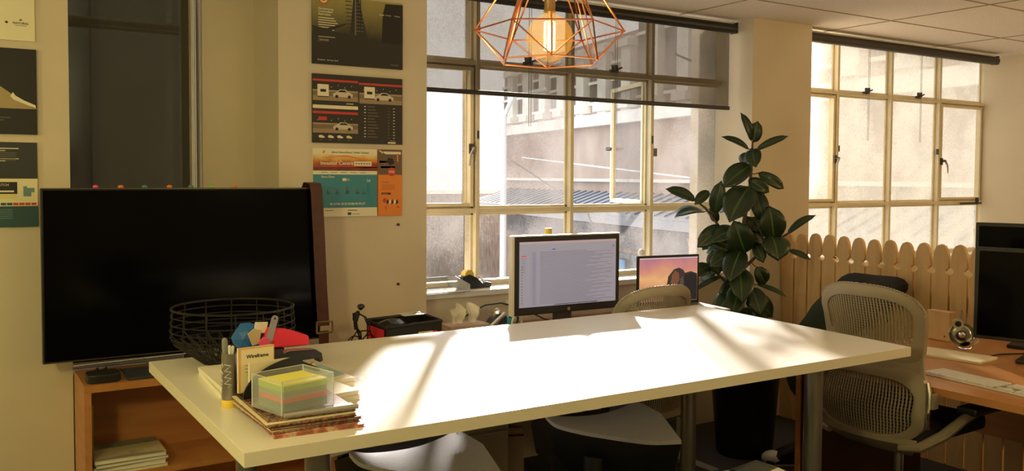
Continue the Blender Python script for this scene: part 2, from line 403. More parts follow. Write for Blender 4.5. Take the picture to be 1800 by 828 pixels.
# ================================================================ OUTSIDE THE WINDOWS
M['stucco'] = ramp_mat('weathered_brown_render', [(.25, (.30, .215, .165)), (.5, (.42, .31, .245)), (.8, (.56, .44, .35))], 1.2, .9, (1, 1, .5), 6)
M['stone'] = mat('pale_stone', (.80, .75, .66), .8, var=.12, scale=3)
M['palewall'] = mat('pale_rendered_building', (.78, .79, .80), .8, var=.05, scale=2)
M['asphalt'] = mat('asphalt', (.13, .14, .16), .8, var=.15, scale=3)
M['lead'] = mat('grey_blue_roof_metal', (.36, .37, .40), .45, var=.08, scale=2)
M['leadd'] = mat('roof_seam', (.12, .12, .15), .5)
M['shopglass'] = mat('shop_window_glass', (.06, .09, .11), .3)
M['fascia'] = mat('shop_fascia', (.16, .15, .15), .5)
M['bluep'] = mat('poster_blue', (.10, .36, .72), .5)
M['brick'] = ramp_mat('dark_brick_wall', [(.3, (.10, .08, .06)), (.55, (.22, .18, .14)), (.8, (.34, .30, .24))], 6, .9, (6, 6, .5), 6)
M['van'] = mat('white_van_paint', (.75, .78, .82), .3)
struct(MB().box((8, 22, -2.75), (40, 37, .3), M['asphalt']), 'street')
FA = math.atan(.176)     # heading of the facade across the street corner
def F_(t, h, z):        # t metres along the facade from y=4.2, h metres out towards the room
    return (7.47+.176*4.2 + t*math.sin(FA) - h*math.cos(FA), 4.2 + t*math.cos(FA) + h*math.sin(FA), z)
fr = Matrix.Rotation(-FA, 3, 'Z')    # local y runs along the facade
bd = thing('shop_building', 'long brown rendered building across the street with pale pilasters and a band', 'building', F_(0, 0, -2.6), -FA)
b = MB().box((1.5, 3.4, 4.2), (3, 7.2, 8.4), M['stucco']).box((1.5, 10.0, 3.2), (3, 6.0, 6.4), M['stucco'])
b.build('wall', bd)
b = MB().box((-.07, 6.4, 5.0), (.16, 13.2, .20), M['stone']).box((-.04, 6.4, 3.95), (.08, 13.2, .05), M['stone']); b.build('string_course', bd)
t = .6
while t < 12.8:
    hi_ = 0 if t < 6.8 else -1.15
    b = MB().box((-.06, t, 6.2+hi_/2), (.14, .30, 2.5+hi_), M['stone']); b.box((-.10, t, 7.35+hi_), (.22, .40, .12), M['stone']).box((-.10, t, 5.2), (.20, .38, .12), M['stone'])
    b.build('pilaster', bd)
    b = MB().box((-.02, t+.42, 6.2+hi_/2), (.06, .30, 1.8+hi_), M['brick'])
    for dz in (-.9, .1, .9): b.box((-.05, t+.42, 6.2+hi_/2+dz*(1+hi_/1.8)), (.06, .34, .05), M['stone'])
    b.build('upper_window', bd); t += .84
# canopy roof with raised seams, shop front under it
b = MB(); cz0, cz1, co = 3.47, 3.74, 1.0
b.prism([(0, cz1), (-co, cz0), (-co, cz0-.10), (0, cz0-.10)], -.2, 12.6, M['lead'], axis=1)
y = 0
while y < 12.4:
    b.tube([(-.01, y+.35, cz1+.015), (-co, y, cz0+.015)], .011, M['leadd'], 4); y += .26
b.box((-co-.02, 6.2, cz0-.10), (.06, 12.8, .12), M['lead'])
b.build('canopy', bd)
b = MB().box((-.10, 6.2, 3.02), (.16, 12.4, .36), M['fascia']); b.text('Wittons', (-.19, 5.0, 3.04), .21, M['paper'], face='-X', bold=True); b.build('fascia_sign', bd)
for t0 in (1.0, 3.2, 5.4, 7.6, 9.8):
    b = MB().box((-.06, t0, 1.45), (.06, 1.95, 2.6), M['shopglass'])
    for d in (-1.0, 1.0): b.box((-.10, t0+d, 1.45), (.10, .10, 2.65), M['fascia'])
    b.build('shop_window', bd)
b = MB().box((-.16, 7.7, 1.95), (.03, .95, 1.4), M['bluep'])
b.tube([(-.19, 7.75, 1.5), (-.19, 7.7, 1.9), (-.19, 7.78, 2.2)], [.05, .08, .05], M['paper'], 8).tube([(-.19, 7.72, 2.2), (-.19, 7.6, 2.42)], [.05, .06], M['ink'], 8).tube([(-.19, 7.78, 1.5), (-.19, 7.9, 1.36)], .035, M['cream'], 8)
b.build('window_poster', bd)
rl = thing('street_railing', 'blue-grey metal railing in front of the shop windows', 'railing', F_(5.2, 1.2, -2.6), -FA)
b = MB().tube([(0, -1.8, 1.9), (0, 1.6, 1.9)], .03, M['lead'], 6).tube([(0, -1.8, 1.1), (0, 1.6, 1.1)], .03, M['lead'], 6)
for i in range(14): b.tube([(0, -1.8+i*.26, 0), (0, -1.8+i*.26, 1.9)], .018, M['lead'], 5)
b.build('railing_bars', rl)
# end of the street
pb = thing('pale_building', 'bright pale building closing the far left end of the street', 'building', (11.5, 31, -2.6))
b = MB().box((1.5, 2, 2.2), (7.6, 4, 4.4), M['palewall']); b.build('wall', pb)
for i in range(4):
    MB().box((-1.4+i*1.7, -.02, 2.6), (.9, .08, 1.2), M['lead']).build('upper_window', pb)
bb = thing('brick_building', 'grey-brown streaked brick wall seen low beyond the street left of the shops', 'building', (8.6, 18.6, -2.6))
MB().box((2.4, .3, 1.8), (4.4, .6, 3.6), M['brick']).build('wall', bb)
MB().box((2.4, .25, 3.64), (4.6, .8, .10), M['stone']).build('coping', bb)
lb = thing('neighbouring_building', 'dark rendered wall close outside the blind-covered left window', 'building', (-1.2, 5.4, -2.6))
MB().box((1.2, .3, 4), (3.4, .5, 8), mat('dark_render', (.34, .34, .29), .9, var=.2, scale=2)).build('wall', lb)
MB().box((1.5, .02, 3.9), (3.0, .1, .5), mat('dark_ledge', (.10, .095, .09), .9)).box((2.1, 0, 4.6), (.5, .12, 7), MATS['dark_ledge']).build('ledge', lb)
lp = thing('street_lamp', 'slim pale street lamp post rising in front of the brown building', 'street lamp', (7.0, 11.4, -2.6))
MB().cyl((0, 0, 0), (0, 0, 4.9), .06, M['palewall'], 10, .045).build('post', lp); MB().cyl((0, 0, 0), (0, 0, 1.2), .09, M['palewall'], 10).build('base', lp)
MB().tube([(0, 0, 4.9), (.1, -.1, 5.2), (.5, -.4, 5.3)], .035, M['palewall'], 8).build('arm', lp)
vn = thing('parked_van', 'white van parked low in the street at the left of the window', 'van', (5.3, 9.2, -2.6), -.2)
b = MB().prism([(-2.2, .45), (-2.2, 1.9), (-2.0, 2.1), (.9, 2.1), (1.5, 1.3), (2.2, 1.1), (2.3, .45)], -.9, .9, M['van'], axis=1); b.build('body', vn, bevel=.06)
MB().prism([(.98, 1.98), (1.45, 1.34), (1.42, 1.30), (.90, 1.94)], -.8, .8, M['shopglass'], axis=1).build('windscreen', vn)
for sx in (-1.4, 1.4):
    for sy in (-.86, .86): MB().cyl((sx, sy-.08, .34), (sx, sy+.08, .34), .34, M['black'], 18).build('wheel', vn)
b = MB().tube([F_(2.2, .1, 1.95), (4.2, 4.6, 2.25)], .008, M['black'], 5); b.tube([F_(11.5, .2, 1.8), F_(2.5, 1.5, 1.35)], .012, M['palewall'], 5)
b.tube([F_(12.2, .15, 1.75), F_(5.8, 1.6, .95), F_(4.8, 2.0, .75)], .012, M['black'], 5)
tag(b.build('overhead_wires'), 'thin wires strung across the street outside the windows', 'wires')

# ================================================================ BLINDS
def blind(loc, w, drop, label, fab, chain=1, roll=.028, off=0):
    r = thing('roller_blind', label, 'blind', loc)
    MB().cyl((0, 0, 0), (w, 0, 0), roll, M['black'] if fab else M['dark'], 20).build('roller', r, smooth=True)
    b = MB()
    for x in (-.004, w+.004): b.box((x, .008, .004), (.008, .055, .062), M['black'], bev=.002)
    b.build('bracket', r)
    MB().box((w/2, .02, roll+.006), (w, .03, .012), M['white']).build('head_rail', r)
    if drop:
        MB().box((w/2, roll*.6, -drop/2), (w-.05, .0012, drop), fab).build('fabric', r)
        MB().box((w/2, roll*.6, -drop), (w-.04, .014, .022), M['black'], bev=.004).build('bottom_bar', r)
    return r
blind((1.83, 3.70, HC-.055), 2.0, .455, 'dark see-through roller blind half lowered over the middle window', M['blind'])
blind((4.392, 3.66, HC-.052), 2.06, 0, 'dark roller blind rolled right up over the right-hand window', None, roll=.030)
lbn = blind((.37, 3.98, HC-.05), .522, 1.62, 'dark roller blind pulled fully down over the narrow left window', M['blind2'])
b = MB()
for dx in (.506, .520): b.tube([(dx, .0, -.03), (dx, .0, -1.45)], .0032, M['white'], 5)
b.build('bead_chain', lbn)

# ================================================================ PRINTS ON THE WALLS
PY = 3.600
def board(label, x0, x1, z0, z1, m, cat='poster', group=None, depth=.012):
    r = thing('wall_print', label, cat, ((x0+x1)/2, PY, (z0+z1)/2), 0, group)
    return r, x1-x0, z1-z0
def printing(r, w, h, base, draw, depth=.012):
    b = MB().box((0, -depth/2, 0), (w, depth, h), base)
    lv = [depth]
    def R(x, z, ww, hh, m, lift=.0004):       # x,z from the lower left corner as fractions
        b.box((-w/2+(x+ww/2)*w, -depth-lift/2, -h/2+(z+hh/2)*h), (ww*w, lift, hh*h), m)
    def Tx(s, x, z, size, m, align='LEFT', bold=False):
        b.text(s, (-w/2+x*w, -depth-.0016, -h/2+z*h), size, m, align=align, bold=bold)
    def Q(pts, m, lift=.0008):
        b.prism([(-w/2+x*w, -h/2+z*h) for x, z in pts], -depth-lift, -depth, m, axis=1)
    draw(R, Tx, Q); b.build('print', r)
K = lambda n, c, r=.5: mat(n, c, r)
kdark = K('print_black', (.030, .026, .022)); kwhite = K('print_cream', (.86, .80, .60)); kred = K('print_red', (.62, .05, .035)); kteal = K('print_teal', (.045, .26, .34))
kora = K('print_orange', (.82, .26, .035)); kgrey = K('print_grey', (.22, .19, .15)); kblk2 = K('print_deep_black', (.013, .012, .013)); kbrown = K('print_brown', (.30, .21, .13))
kdteal = K('print_dark_teal', (.025, .085, .095)); kyel = K('print_pale_yellow', (.80, .72, .28)); ksteel = K('print_steel_blue', (.16, .28, .30))
# right column, top: refinery
r, w, h = board('dark print of a refinery tower against a yellow sky, top of the pier column', 1.272, 1.681, 1.874, 2.160, None)
sky = grad_mat('refinery_sky', [(0, (.022, .020, .018)), (.42, (.028, .026, .02)), (.62, (.14, .125, .05)), (1, (.38, .33, .11))], 2, -.143, .143, noise=.25, nscale=12)
def d(R, Tx, Q):
    tw = K('tower_dark', (.028, .028, .022))
    Q([(.40, .40), (.44, 1), (.50, 1), (.60, .40)], tw)
    for i in range(9): R(.375-.003*i, .50+i*.055, .07, .012, tw); R(.47, .52+i*.052, .08, .008, kgrey, .0012)
    R(.455, .46, .012, .54, kgrey, .0013); R(.515, .5, .008, .5, kblk2, .0013)
    Q([(.76, .38), (.77, .80), (.80, .97), (1, .98), (1, .38)], kblk2); Q([(0, .40), (0, .55), (.14, .52), (.36, .62), (.36, .60), (.18, .48), (.40, .47), (.40, .40)], tw)
    n = 16
    Q([(.117+.052*math.cos(2*PI*i/n), .94+.074*math.sin(2*PI*i/n)) for i in range(n)], kred, .0010)
    Q([(.117+.041*math.cos(2*PI*i/n), .94+.058*math.sin(2*PI*i/n)) for i in range(n)], kyel, .0014)
    Tx('2', .117, .94, .022, kblk2, 'CENTER', True)
    for i, s in enumerate(('Manufacturing', 'Commodities', 'Exploration')): Tx(s, .06, .80-.04*i, .0115, kwhite, bold=True)
    for i in range(9): R(.06, .665-i*.034, .17+.05*((i*37) % 5)/5, .011, kwhite)
    R(.06, .330, .11, .045, kgrey, .0006); R(.063, .334, .104, .037, kdark, .0010); Tx('Learn more', .073, .352, .008, kwhite)
    Tx('Home', .73, .80, .009, kwhite, bold=True); Tx('Services', .80, .80, .008, kwhite); Tx('Contact', .90, .80, .008, kwhite)
    Tx('Disclaimer', .05, .06, .008, kwhite); Tx('Site map  Email', .15, .06, .008, kwhite); R(.86, .055, .09, .010, kgrey)
printing(r, w, h, sky, d)
# right column, middle: car screens
r, w, h = board('dark print with three silver cars and red bars, middle of the pier column', 1.272, 1.680, 1.546, 1.833, None)
road = grad_mat('car_scene', [(0, (.05, .04, .03)), (.25, (.40, .29, .18)), (.45, (.30, .22, .14)), (.6, (.05, .04, .03)), (1, (.03, .026, .024))], 2, -.09, .09, noise=.2, nscale=25)
def carscene(R, Q, x, z, ww, hh, cx, flip=1):
    R(x, z, ww, hh*.25, K('car_road', (.36, .26, .16))); R(x, z+hh*.25, ww, hh*.25, K('car_road_far', (.22, .16, .10))); R(x, z+hh*.5, ww, hh*.08, K('car_verge', (.42, .34, .22)))
    for i in range(6): R(x+ww*(.1+.15*i), z+hh*(.72+.1*(i % 2)), .006, .012, kwhite, .0008)
    sil = K('print_car_silver', (.66, .60, .46)); s = flip
    P = lambda a, c: (cx+s*a*ww, z+hh*.22+c*hh)
    Q([P(-.20, 0), P(-.21, .18), P(-.12, .28), P(-.05, .42), P(.08, .42), P(.16, .26), P(.23, .18), P(.23, .02)], sil, .0010)
    Q([P(-.08, .27), P(-.03, .38), P(.07, .38), P(.13, .27)], kblk2, .0014)
    for a in (-.13, .15): Q([P(a+.035*math.cos(t*PI/5), .03+.09*math.sin(t*PI/5)) for t in range(10)], kblk2, .0016)
def d(R, Tx, Q):
    carscene(R, Q, 0, .615, .49, .27, .33, -1); carscene(R, Q, .505, .60, .49, .27, .78); carscene(R, Q, 0, .145, .49, .25, .32)
    R(0, .895, .49, .03, kred); R(.50, .875, .5, .03, kred); R(0, .425, .49, .035, kred)
    for x, s in ((.05, 1), (.56, 1)): R(x, .68, .12, .17, kwhite, .0010); R(x+.03, .74, .06, .04, kblk2, .0014); R(x, .665, .12, .012, kdark, .0012)
    R(0, .50, .49, .05, kwhite); R(.37, .515, .06, .014, kyel, .0008); R(.36, .575, .08, .012, kyel); R(.06, .33, .09, .05, kred, .0010)
    for i in range(4): Q([(.06+i*.10, .085), (.065+i*.10, .11), (.09+i*.10, .115), (.125+i*.10, .09), (.12+i*.10, .07), (.07+i*.10, .075)], kwhite if i < 3 else kyel); R(.07+i*.10, .04, .03, .008, kgrey)
    for i in range(11):
        z = .55-i*.045
        R(.56, z, .018, .012, kwhite if i not in (3, 6) else kgrey); R(.60, z, .08+.04*((i*13) % 4)/3, .009, kgrey); R(.83, z-.01, .02, .007, kgrey); R(.89, z-.012, .02, .009, kwhite)
    R(.83, .012, .09, .022, kwhite); R(.85, .045, .06, .012, kgrey)
printing(r, w, h, kdark, d)
# right column, bottom: investor centre
r, w, h = board('teal and cream website print headed Investor Centre, bottom of the pier column', 1.272, 1.560, 1.235, 1.523, None)
streak = grad_mat('light_trails', [(0, (.05, .03, .02)), (.3, (.30, .05, .02)), (.55, (.50, .14, .04)), (.8, (.75, .42, .10)), (1, (.80, .66, .30))], 2, .045, .115, noise=.9, nscale=18)
def d(R, Tx, Q):
    R(0, .675, 1, .235, streak); R(0, .13, 1, .49, kteal)
    for i, (a, c) in enumerate([(.0, .70), (.25, .74), (.1, .80)]): Q([(a, c), (1, c+.02-.05*i), (1, c+.035-.05*i), (a, c+.02)], kred if i else K('trail_dark', (.12, .03, .02)), .0007)
    Q([(.05, .86), (.5, .88), (1, .80), (1, .82), (.5, .905)], kora, .0007)
    Tx('Investor Centre', .11, .785, .0225, kwhite, bold=True); R(.63, .75, .28, .065, kwhite, .0009)
    for i in range(6): R(.65+i*.042, .772, .028, .02, kgrey, .0013)
    Q([(.14, .935), (.165, .925), (.185, .965), (.165, .975)], kora)
    for i in range(5): Tx('About Reports News Media Contact'.split()[i], .28+i*.115, .945, .011, kgrey); R(.12+.15*i, .645, .10, .008, kgrey)
    Tx('Share Chart', .12, .585, .012, kwhite, bold=True); R(.45, .525, .055, .04, kwhite, .0008); R(.51, .53, .05, .03, K('print_olive', (.45, .45, .22)), .0008); Tx('56', .83, .53, .018, kwhite)
    base = [(.20, .40), (.28, .37), (.38, .38), (.44, .42), (.52, .39), (.60, .40), (.68, .37), (.80, .35)]
    for i in range(len(base)-1):
        (a, c), (e, f) = base[i], base[i+1]; Q([(a, c), (e, f), (e, f+.008), (a, c+.008)], kgrey, .0010)
    for x, hh in ((.22, .06), (.36, .05), (.52, .10), (.68, .06), (.78, .04)):
        Q([(x-.03, .33), (x+.035, .33), (x+.03, .33+hh*.6), (x+.005, .33+hh*.7), (x, .33+hh*1.5), (x-.012, .33+hh*.8)], K('print_navy', (.03, .12, .20)), .0009)
    for i, s in enumerate(('45.34', '90.18', '32.94', '80.90', '99.27')): Tx(s, .25+i*.112, .185, .0135, kwhite, bold=True)
    for i in range(4): R(.83, .47-i*.035, .05, .006, ksteel)
    R(.18, .085, .13, .009, kgrey); R(.53, .085, .15, .010, kblk2); R(.53, .02, .055, .04, kdteal); R(.60, .03, .12, .008, kgrey)
printing(r, w, h, kwhite, d)
r, w, h = board('narrow orange phone-screen print with a red roundel, right of the Investor Centre print', 1.565, 1.678, 1.235, 1.523, None)
def d(R, Tx, Q):
    R(0, .62, 1, .38, K('print_dusk', (.16, .10, .07))); R(.2, .93, .75, .04, kwhite, .0008); Q([(0, .99), (.1, .985), (.3, .93), (.2, .93)], kyel); R(.78, .82, .06, .12, kora, .0008)
    Q([(.35, .82), (.4, .87), (.6, .87), (.68, .80), (.5, .76)], kblk2); R(.05, .80, .3, .03, kgrey); R(.1, .72, .6, .03, kgrey)
    Q([(.56+.17*math.cos(t*PI/10), .665+.065*math.sin(t*PI/10)) for t in range(20)], kred, .0012); Tx('LOAD', .56, .675, .010, kwhite, 'CENTER'); Tx('MORE', .56, .655, .010, kwhite, 'CENTER')
    R(.15, .50, .3, .012, kbrown)
    for i in range(4): R(.15, .46-i*.022, .55, .008, K('print_rust', (.55, .14, .03)))
    R(.14, .32, .38, .028, kblk2, .0008); R(.17, .328, .22, .008, kora, .0012)
    Q([(.18, .22), (.22, .26), (.32, .27), (.34, .22), (.26, .19)], kred, .0008)
    for i in range(5): Q([(.36+i*.1, .17), (.34+i*.1, .21), (.40+i*.1, .25), (.45+i*.1, .20)], kwhite if i % 2 else kblk2, .0010)
    R(.3, .09, .04, .06, K('print_rust2', (.60, .10, .03))); R(.78, .12, .1, .02, kred)
printing(r, w, h, kora, d)
# left column
r, w, h = board('cream text notice with small logos along its foot, top left corner', -.16, .255, 1.876, 2.170, None)
def d(R, Tx, Q):
    Tx('in every browser', .70, .69, .0125, kblk2, bold=True)
    for i in range(5): R(.60, .635-i*.035, .33-.04*(i == 4)-.03*(i == 0), .010, kgrey)
    for x in (.50, .62, .72, .79): Q([(x-.012, .21), (x, .225), (x+.014, .21), (x, .19)], kblk2)
    Tx('NATURAL', .895, .205, .011, kblk2, 'CENTER'); R(.885, .235, .02, .02, kgrey); R(.85, .175, .09, .006, kgrey)
printing(r, w, h, K('print_notice_cream', (.88, .82, .58)), d)
r, w, h = board('black print with a pale dusty road and a white shape, middle of the left column', -.155, .258, 1.548, 1.848, None)
def d(R, Tx, Q):
    sand = K('print_sand', (.42, .33, .16)); R(.3, .30, .7, .01, sand)
    Q([(.3, .31), (.3, .52), (.62, .60), (.70, .58), (.97, .31)], sand); Q([(.55, .52), (.60, .62), (.67, .60), (.66, .52)], K('print_ochre', (.50, .38, .10)), .0010)
    Q([(.80, .44), (.83, .40), (.99, .31), (.99, .345), (.90, .40), (.84, .45), (.82, .49)], kwhite, .0010)
    R(.0, .965, .62, .010, kwhite); R(.62, .24, .08, .02, kwhite); R(.5, .19, .3, .006, kgrey); R(.5, .16, .25, .006, kgrey); R(.55, .045, .12, .008, kgrey)
printing(r, w, h, kblk2, d)
r, w, h = board('dark teal and cream web page print, lowest of the left column beside the television', -.155, .256, 1.222, 1.520, None)
def d(R, Tx, Q):
    R(0, .57, 1, .43, K('print_charcoal', (.030, .034, .034))); R(0, 0, 1, .245, kdteal)
    for x in (.0, .28, .64):
        for zz in (.92, .80): R(x, zz, .22, .010, kwhite, .0008); R(x, zz-.025, .12, .008, kwhite, .0008)
        for i in range(5): R(x, .87-i*.022, .20, .005, kgrey, .0008); R(x, .20-i*.025, .17, .006, ksteel, .0008)
    R(.635, .39, .21, .14, kblk2, .0008); Tx('SWATCH', .66, .495, .012, kwhite); R(.66, .41, .16, .02, kwhite, .0012); R(.635, .335, .2, .05, kyel, .0008)
    Q([(.89, .36), (.89, .48), (.92, .48), (.92, .46), (.975, .46), (.975, .41), (.95, .41), (.95, .36)], ksteel); R(.0, .30, .55, .2, ksteel, .0008)
    for i in range(6): R(.72+i*.046, .255, .040, .03, kdteal if i < 2 else kred, .0010)
printing(r, w, h, K('print_page_cream', (.85, .80, .52)), d)
b = MB()
for z in (1.194,): b.cyl((1.664, 3.60, z), (1.664, 3.592, z), .006, M['leather'], 10)
tag(b.build('wall_screw'), 'small brown screw head in the pier just below the orange print', 'screw', 'screw heads')
b = MB().cyl((1.664, 3.60, .93), (1.664, 3.592, .93), .006, M['leather'], 10)
tag(b.build('wall_screw'), 'small brown screw head lower on the pier above the black crate', 'screw', 'screw heads')

# ================================================================ TV CORNER
tv = thing('television', 'large wall-side flat television, switched off, above the beech bookcase', 'television', (.745, 3.42, .69))
tw, th = .985, .600
b = MB().box((0, .022, .068+th/2), (tw, .04, th), M['black'], bev=.006); b.build('casing', tv)
MB().box((0, -.001, .068+th/2), (tw-.012, .006, th-.012), M['blackg']).build('screen', tv)
b = MB(); bz = .068
for a, c, d_ in (((-tw/2, 0, bz), (-tw/2, 0, bz+th), .003), ((tw/2, 0, bz), (tw/2, 0, bz+th), .003), ((-tw/2, 0, bz+th), (tw/2, 0, bz+th), .003), ((-tw/2, 0, bz), (tw/2, 0, bz), .003)):
    b.tube([a, c], d_, mat('silver_bezel_edge', (.16, .14, .12), .3, metal=.8), 6)
b.build('bezel', tv)
MB().tube([(-.40, -.008, .052), (-.2, -.02, .058), (0, -.026, .062), (.2, -.02, .060), (.42, -.006, .056)], .006, M['chrome'], 8, flat=.6).build('silver_trim', tv)
b = MB().box((0, .02, .045), (.05, .02, .09), M['black']); b.build('stand_neck', tv)
MB().box((0, -.02, .006), (.48, .17, .010), mat('smoked_stand_glass', (.05, .055, .065), .08), bev=.003).box((-.242, -.02, .006), (.004, .17, .012), M['chrome']).build('stand_base', tv)
PEG = [(.150, 'pink', .0), (.232, 'orange', 0), (.312, 'teal', 0), (.397, 'orange', 1), (.473, 'teal', 1), (.545, 'green', 0), (.632, 'orange', 2)]
nm = {0: 'pink-red', 1: 'orange', 2: 'grey-blue', 3: 'orange', 4: 'blue-grey', 5: 'lime green', 6: 'red-orange'}
where = ['furthest left', 'second from the left', 'third from the left', 'fourth from the left, in the middle', 'fifth from the left', 'second from the right', 'furthest right']
for i, (dx, c, _) in enumerate(PEG):
    x = .255+dx+.02
    b = MB().sphere((x, 3.432, 1.364), .0085, M[c], 12, (1.2, .9, .9)); b.cyl((x, 3.432, 1.3578), (x, 3.432, 1.362), .006, M[c], 10)
    tag(b.build('desk_magnet', smooth=True), nm[i]+' round magnet on the television top edge, '+where[i], 'magnet', 'coloured magnets on the television')
sp = thing('bag_strap', 'dark brown leather strap with brass buckle hanging over the television corner', 'strap', (1.213, 3.395, 1.37))
b = MB()
path = [(-.012, .065, -.10), (-.010, .070, -.02), (-.006, .050, .010), (0, .0, .006), (.004, -.006, -.03), (.012, -.008, -.2), (.020, -.008, -.4), (.030, -.008, -.56)]
mi = b.mi(M['leather']); prev = None
for p in path:
    p = Vector(p); ring = [b.bm.verts.new(p+Vector(q)) for q in ((-.024, 0, 0), (.024, 0, 0), (.024, .004, .002), (-.024, .004, .002))]
    if prev:
        for k in range(4): b.face([prev[k], prev[(k+1) % 4], ring[(k+1) % 4], ring[k]], mi)
    else: b.face(ring, mi)
    prev = ring
b.face(prev[::-1], mi); b.build('strap', sp, recalc=True)
b = MB(); z = -.565
for a, c in (((0, z-.022), (0, z+.022)), ((.064, z-.022), (.064, z+.022)), ((0, z+.022), (.064, z+.022)), ((0, z-.022), (.064, z-.022))): b.tube([(a[0], -.012, a[1]), (c[0], -.012, c[1])], .004, M['brass'], 6)
b.build('buckle', sp); MB().box((.030, -.008, -.63), (.040, .004, .10), M['leather']).build('strap_end', sp)

bc = thing('bookcase', 'low beech bookcase against the wall carrying the television', 'bookcase', (.365, 3.30, 0))
D, WD, HB = .295, .90, .69
MB().box((.011, D/2, HB/2-.012), (.022, D, HB-.024), M['beech']).build('side_panel', bc); MB().box((WD-.011, D/2, HB/2-.012), (.022, D, HB-.024), M['beech']).build('side_panel', bc)
MB().box((WD/2, D/2, HB-.0125), (WD, D, .025), M['beechx']).build('top', bc)
for z in (.05, .36): MB().box((WD/2, D/2, z), (WD-.046, D-.012, .02), M['beechx']).build('shelf', bc)
MB().box((WD/2, D-.006, HB/2), (WD-.046, .008, HB-.06), M['beech']).build('back_panel', bc)
# set-top box and what lies on the shelf
s = thing('media_box', 'small black rounded media box with plugged cables on the bookcase top', 'set-top box', (.432, 3.365, .6905))
n = 24; MB().prism([(.055*math.copysign(abs(math.cos(t*2*PI/n))**.5, math.cos(t*2*PI/n)), .050*math.copysign(abs(math.sin(t*2*PI/n))**.5, math.sin(t*2*PI/n))) for t in range(n)], 0, .030, M['black']).build('case', s, bevel=.004)
for dx in (-.012, .016): MB().tube([(dx, .048, .018), (dx+.004, .07, .03), (dx, .085, .02), (dx-.01, .09, .004)], .004, M['black'], 6).build('cable', s)
bkm = ramp_mat('mottled_green_cover', [(.35, (.05, .045, .03)), (.45, (.20, .21, .13)), (.7, (.30, .29, .19))], 9, .6)
bkp = ramp_mat('map_cover', [(.3, (.50, .42, .26)), (.6, (.62, .54, .34)), (.75, (.25, .22, .14))], 7, .6)
z = .3705
for i, (w_, d_, t_, m_, rz, lab) in enumerate([(.24, .215, .012, bkp, .02, 'bottom'), (.235, .21, .014, M['paper'], -.03, 'second from the bottom'), (.24, .215, .012, M['grey'], .05, 'second from the top'), (.235, .21, .014, bkp, 0, 'top')]):
    r = thing('magazine', ['cream patterned magazine at the bottom of the stack in the bookcase', 'white magazine second from the bottom of the stack in the bookcase', 'grey magazine second from the top of the stack in the bookcase', 'cream and green map-covered magazine on top of the stack in the bookcase'][i], 'magazine', (.513, 3.418, z), rz, 'magazines in the bookcase')
    MB().box((0, 0, t_/2), (w_-.004, d_-.004, t_-.002), M['paper']).build('pages', r)
    c = MB().box((0, 0, t_-.0006), (w_, d_, .0012), m_).box((0, 0, .0006), (w_, d_, .0012), m_).box((-w_/2, 0, t_/2), (.0012, d_, t_), m_)
    if i == 3:
        c.prism([(-w_/2, .03), (w_/2, .045), (w_/2, d_/2), (-w_/2, d_/2)], t_, t_+.0006, bkm); c.prism([(-.02, -.01), (.08, .012), (.08, .016), (-.02, -.006)], t_, t_+.0008, M['green']); c.prism([(-w_/2, -.1), (-.02, -.075), (.1, -.09), (.115, -.105), (-w_/2, -.105)], t_, t_+.0006, M['greyink'])
    c.build('cover', r); z += t_+.0005
b = MB().box((.394, 3.45, .4915), (.008, .21, .241), mat('olive_cover', (.35, .36, .08), .5), bev=.001)
tag(b.build('folder'), 'thin olive green folder standing at the left end of the bookcase shelf', 'folder')

# ================================================================ TABLE
tb = thing('meeting_table', 'large white-topped table with beige edges in the middle of the room', 'table', (1.58, 2.27, 0))
ZT = .86
poly = [(.479-1.58, 1.754-2.27), (2.643-1.58, 1.754-2.27), (2.712-1.58, 2.815-2.27), (.479-1.58, 2.765-2.27)]
b = MB().prism(poly, ZT-.030, ZT-.0008, M['tedge']); b.prism([(x*.9993, y*.9985) for x, y in poly], ZT-.0012, ZT, M['table']); b.build('tabletop', tb)
for x in (.70, 2.41):
    for y in (1.95, 2.54):
        lg = MB().cyl((x-1.58, y-2.27, .01), (x-1.58, y-2.27, ZT-.038), .030, M['steel'], 24).build('leg', tb, smooth=True)
        MB().box((x-1.58, y-2.27, ZT-.034), (.12, .12, .008), M['dark']).build('mounting_plate', lg)
        MB().cyl((x-1.58, y-2.27, 0), (x-1.58, y-2.27, .016), .034, M['black'], 20).build('foot', lg)
b = MB().box((0, -.32, ZT-.055), (1.62, .03, .035), M['dark']).box((0, .27, ZT-.055), (1.62, .03, .035), M['dark']); b.build('under_frame', tb)

# ================================================================ ON THE TABLE
# wire basket
bk = thing('wire_basket', 'round black wire basket tapering to a latticed base at the left end of the table', 'basket', (.692, 2.64, ZT))
b = MB(); BM = M['blackm']
def ring(b, r, z, w, m=BM, n=40): b.tube([(r*math.cos(2*PI*k/n), r*math.sin(2*PI*k/n), z) for k in range(n)], w, m, 6, closed=True)
ring(b, .172, .163, .0032); b.build('rim', bk, smooth=True)
b = MB()
for r_, z in ((.173, .143), (.175, .122), (.176, .101), (.174, .082), (.165, .064), (.140, .045), (.114, .026), (.085, .006)): ring(b, r_, z, .0018)
for k in range(14):
    a = 2*PI*k/14; c, s_ = math.cos(a), math.sin(a)
    b.tube([(.172*c, .172*s_, .163), (.176*c, .179*s_, .10), (.174*c, .174*s_, .075), (.085*c, .085*s_, .004)], .0018, BM, 5)
b.build('side_wires', bk, smooth=True)
b = MB()
for k in range(28):
    a = 2*PI*k/28; a2 = a+2*PI/28*1.0; a3 = a-2*PI/28
    for q_ in (a2, a3):
        b.tube([(.165*math.cos(a), .165*math.sin(a), .064), (.085*math.cos(q_), .085*math.sin(q_), .004)], .0032, BM, 4)
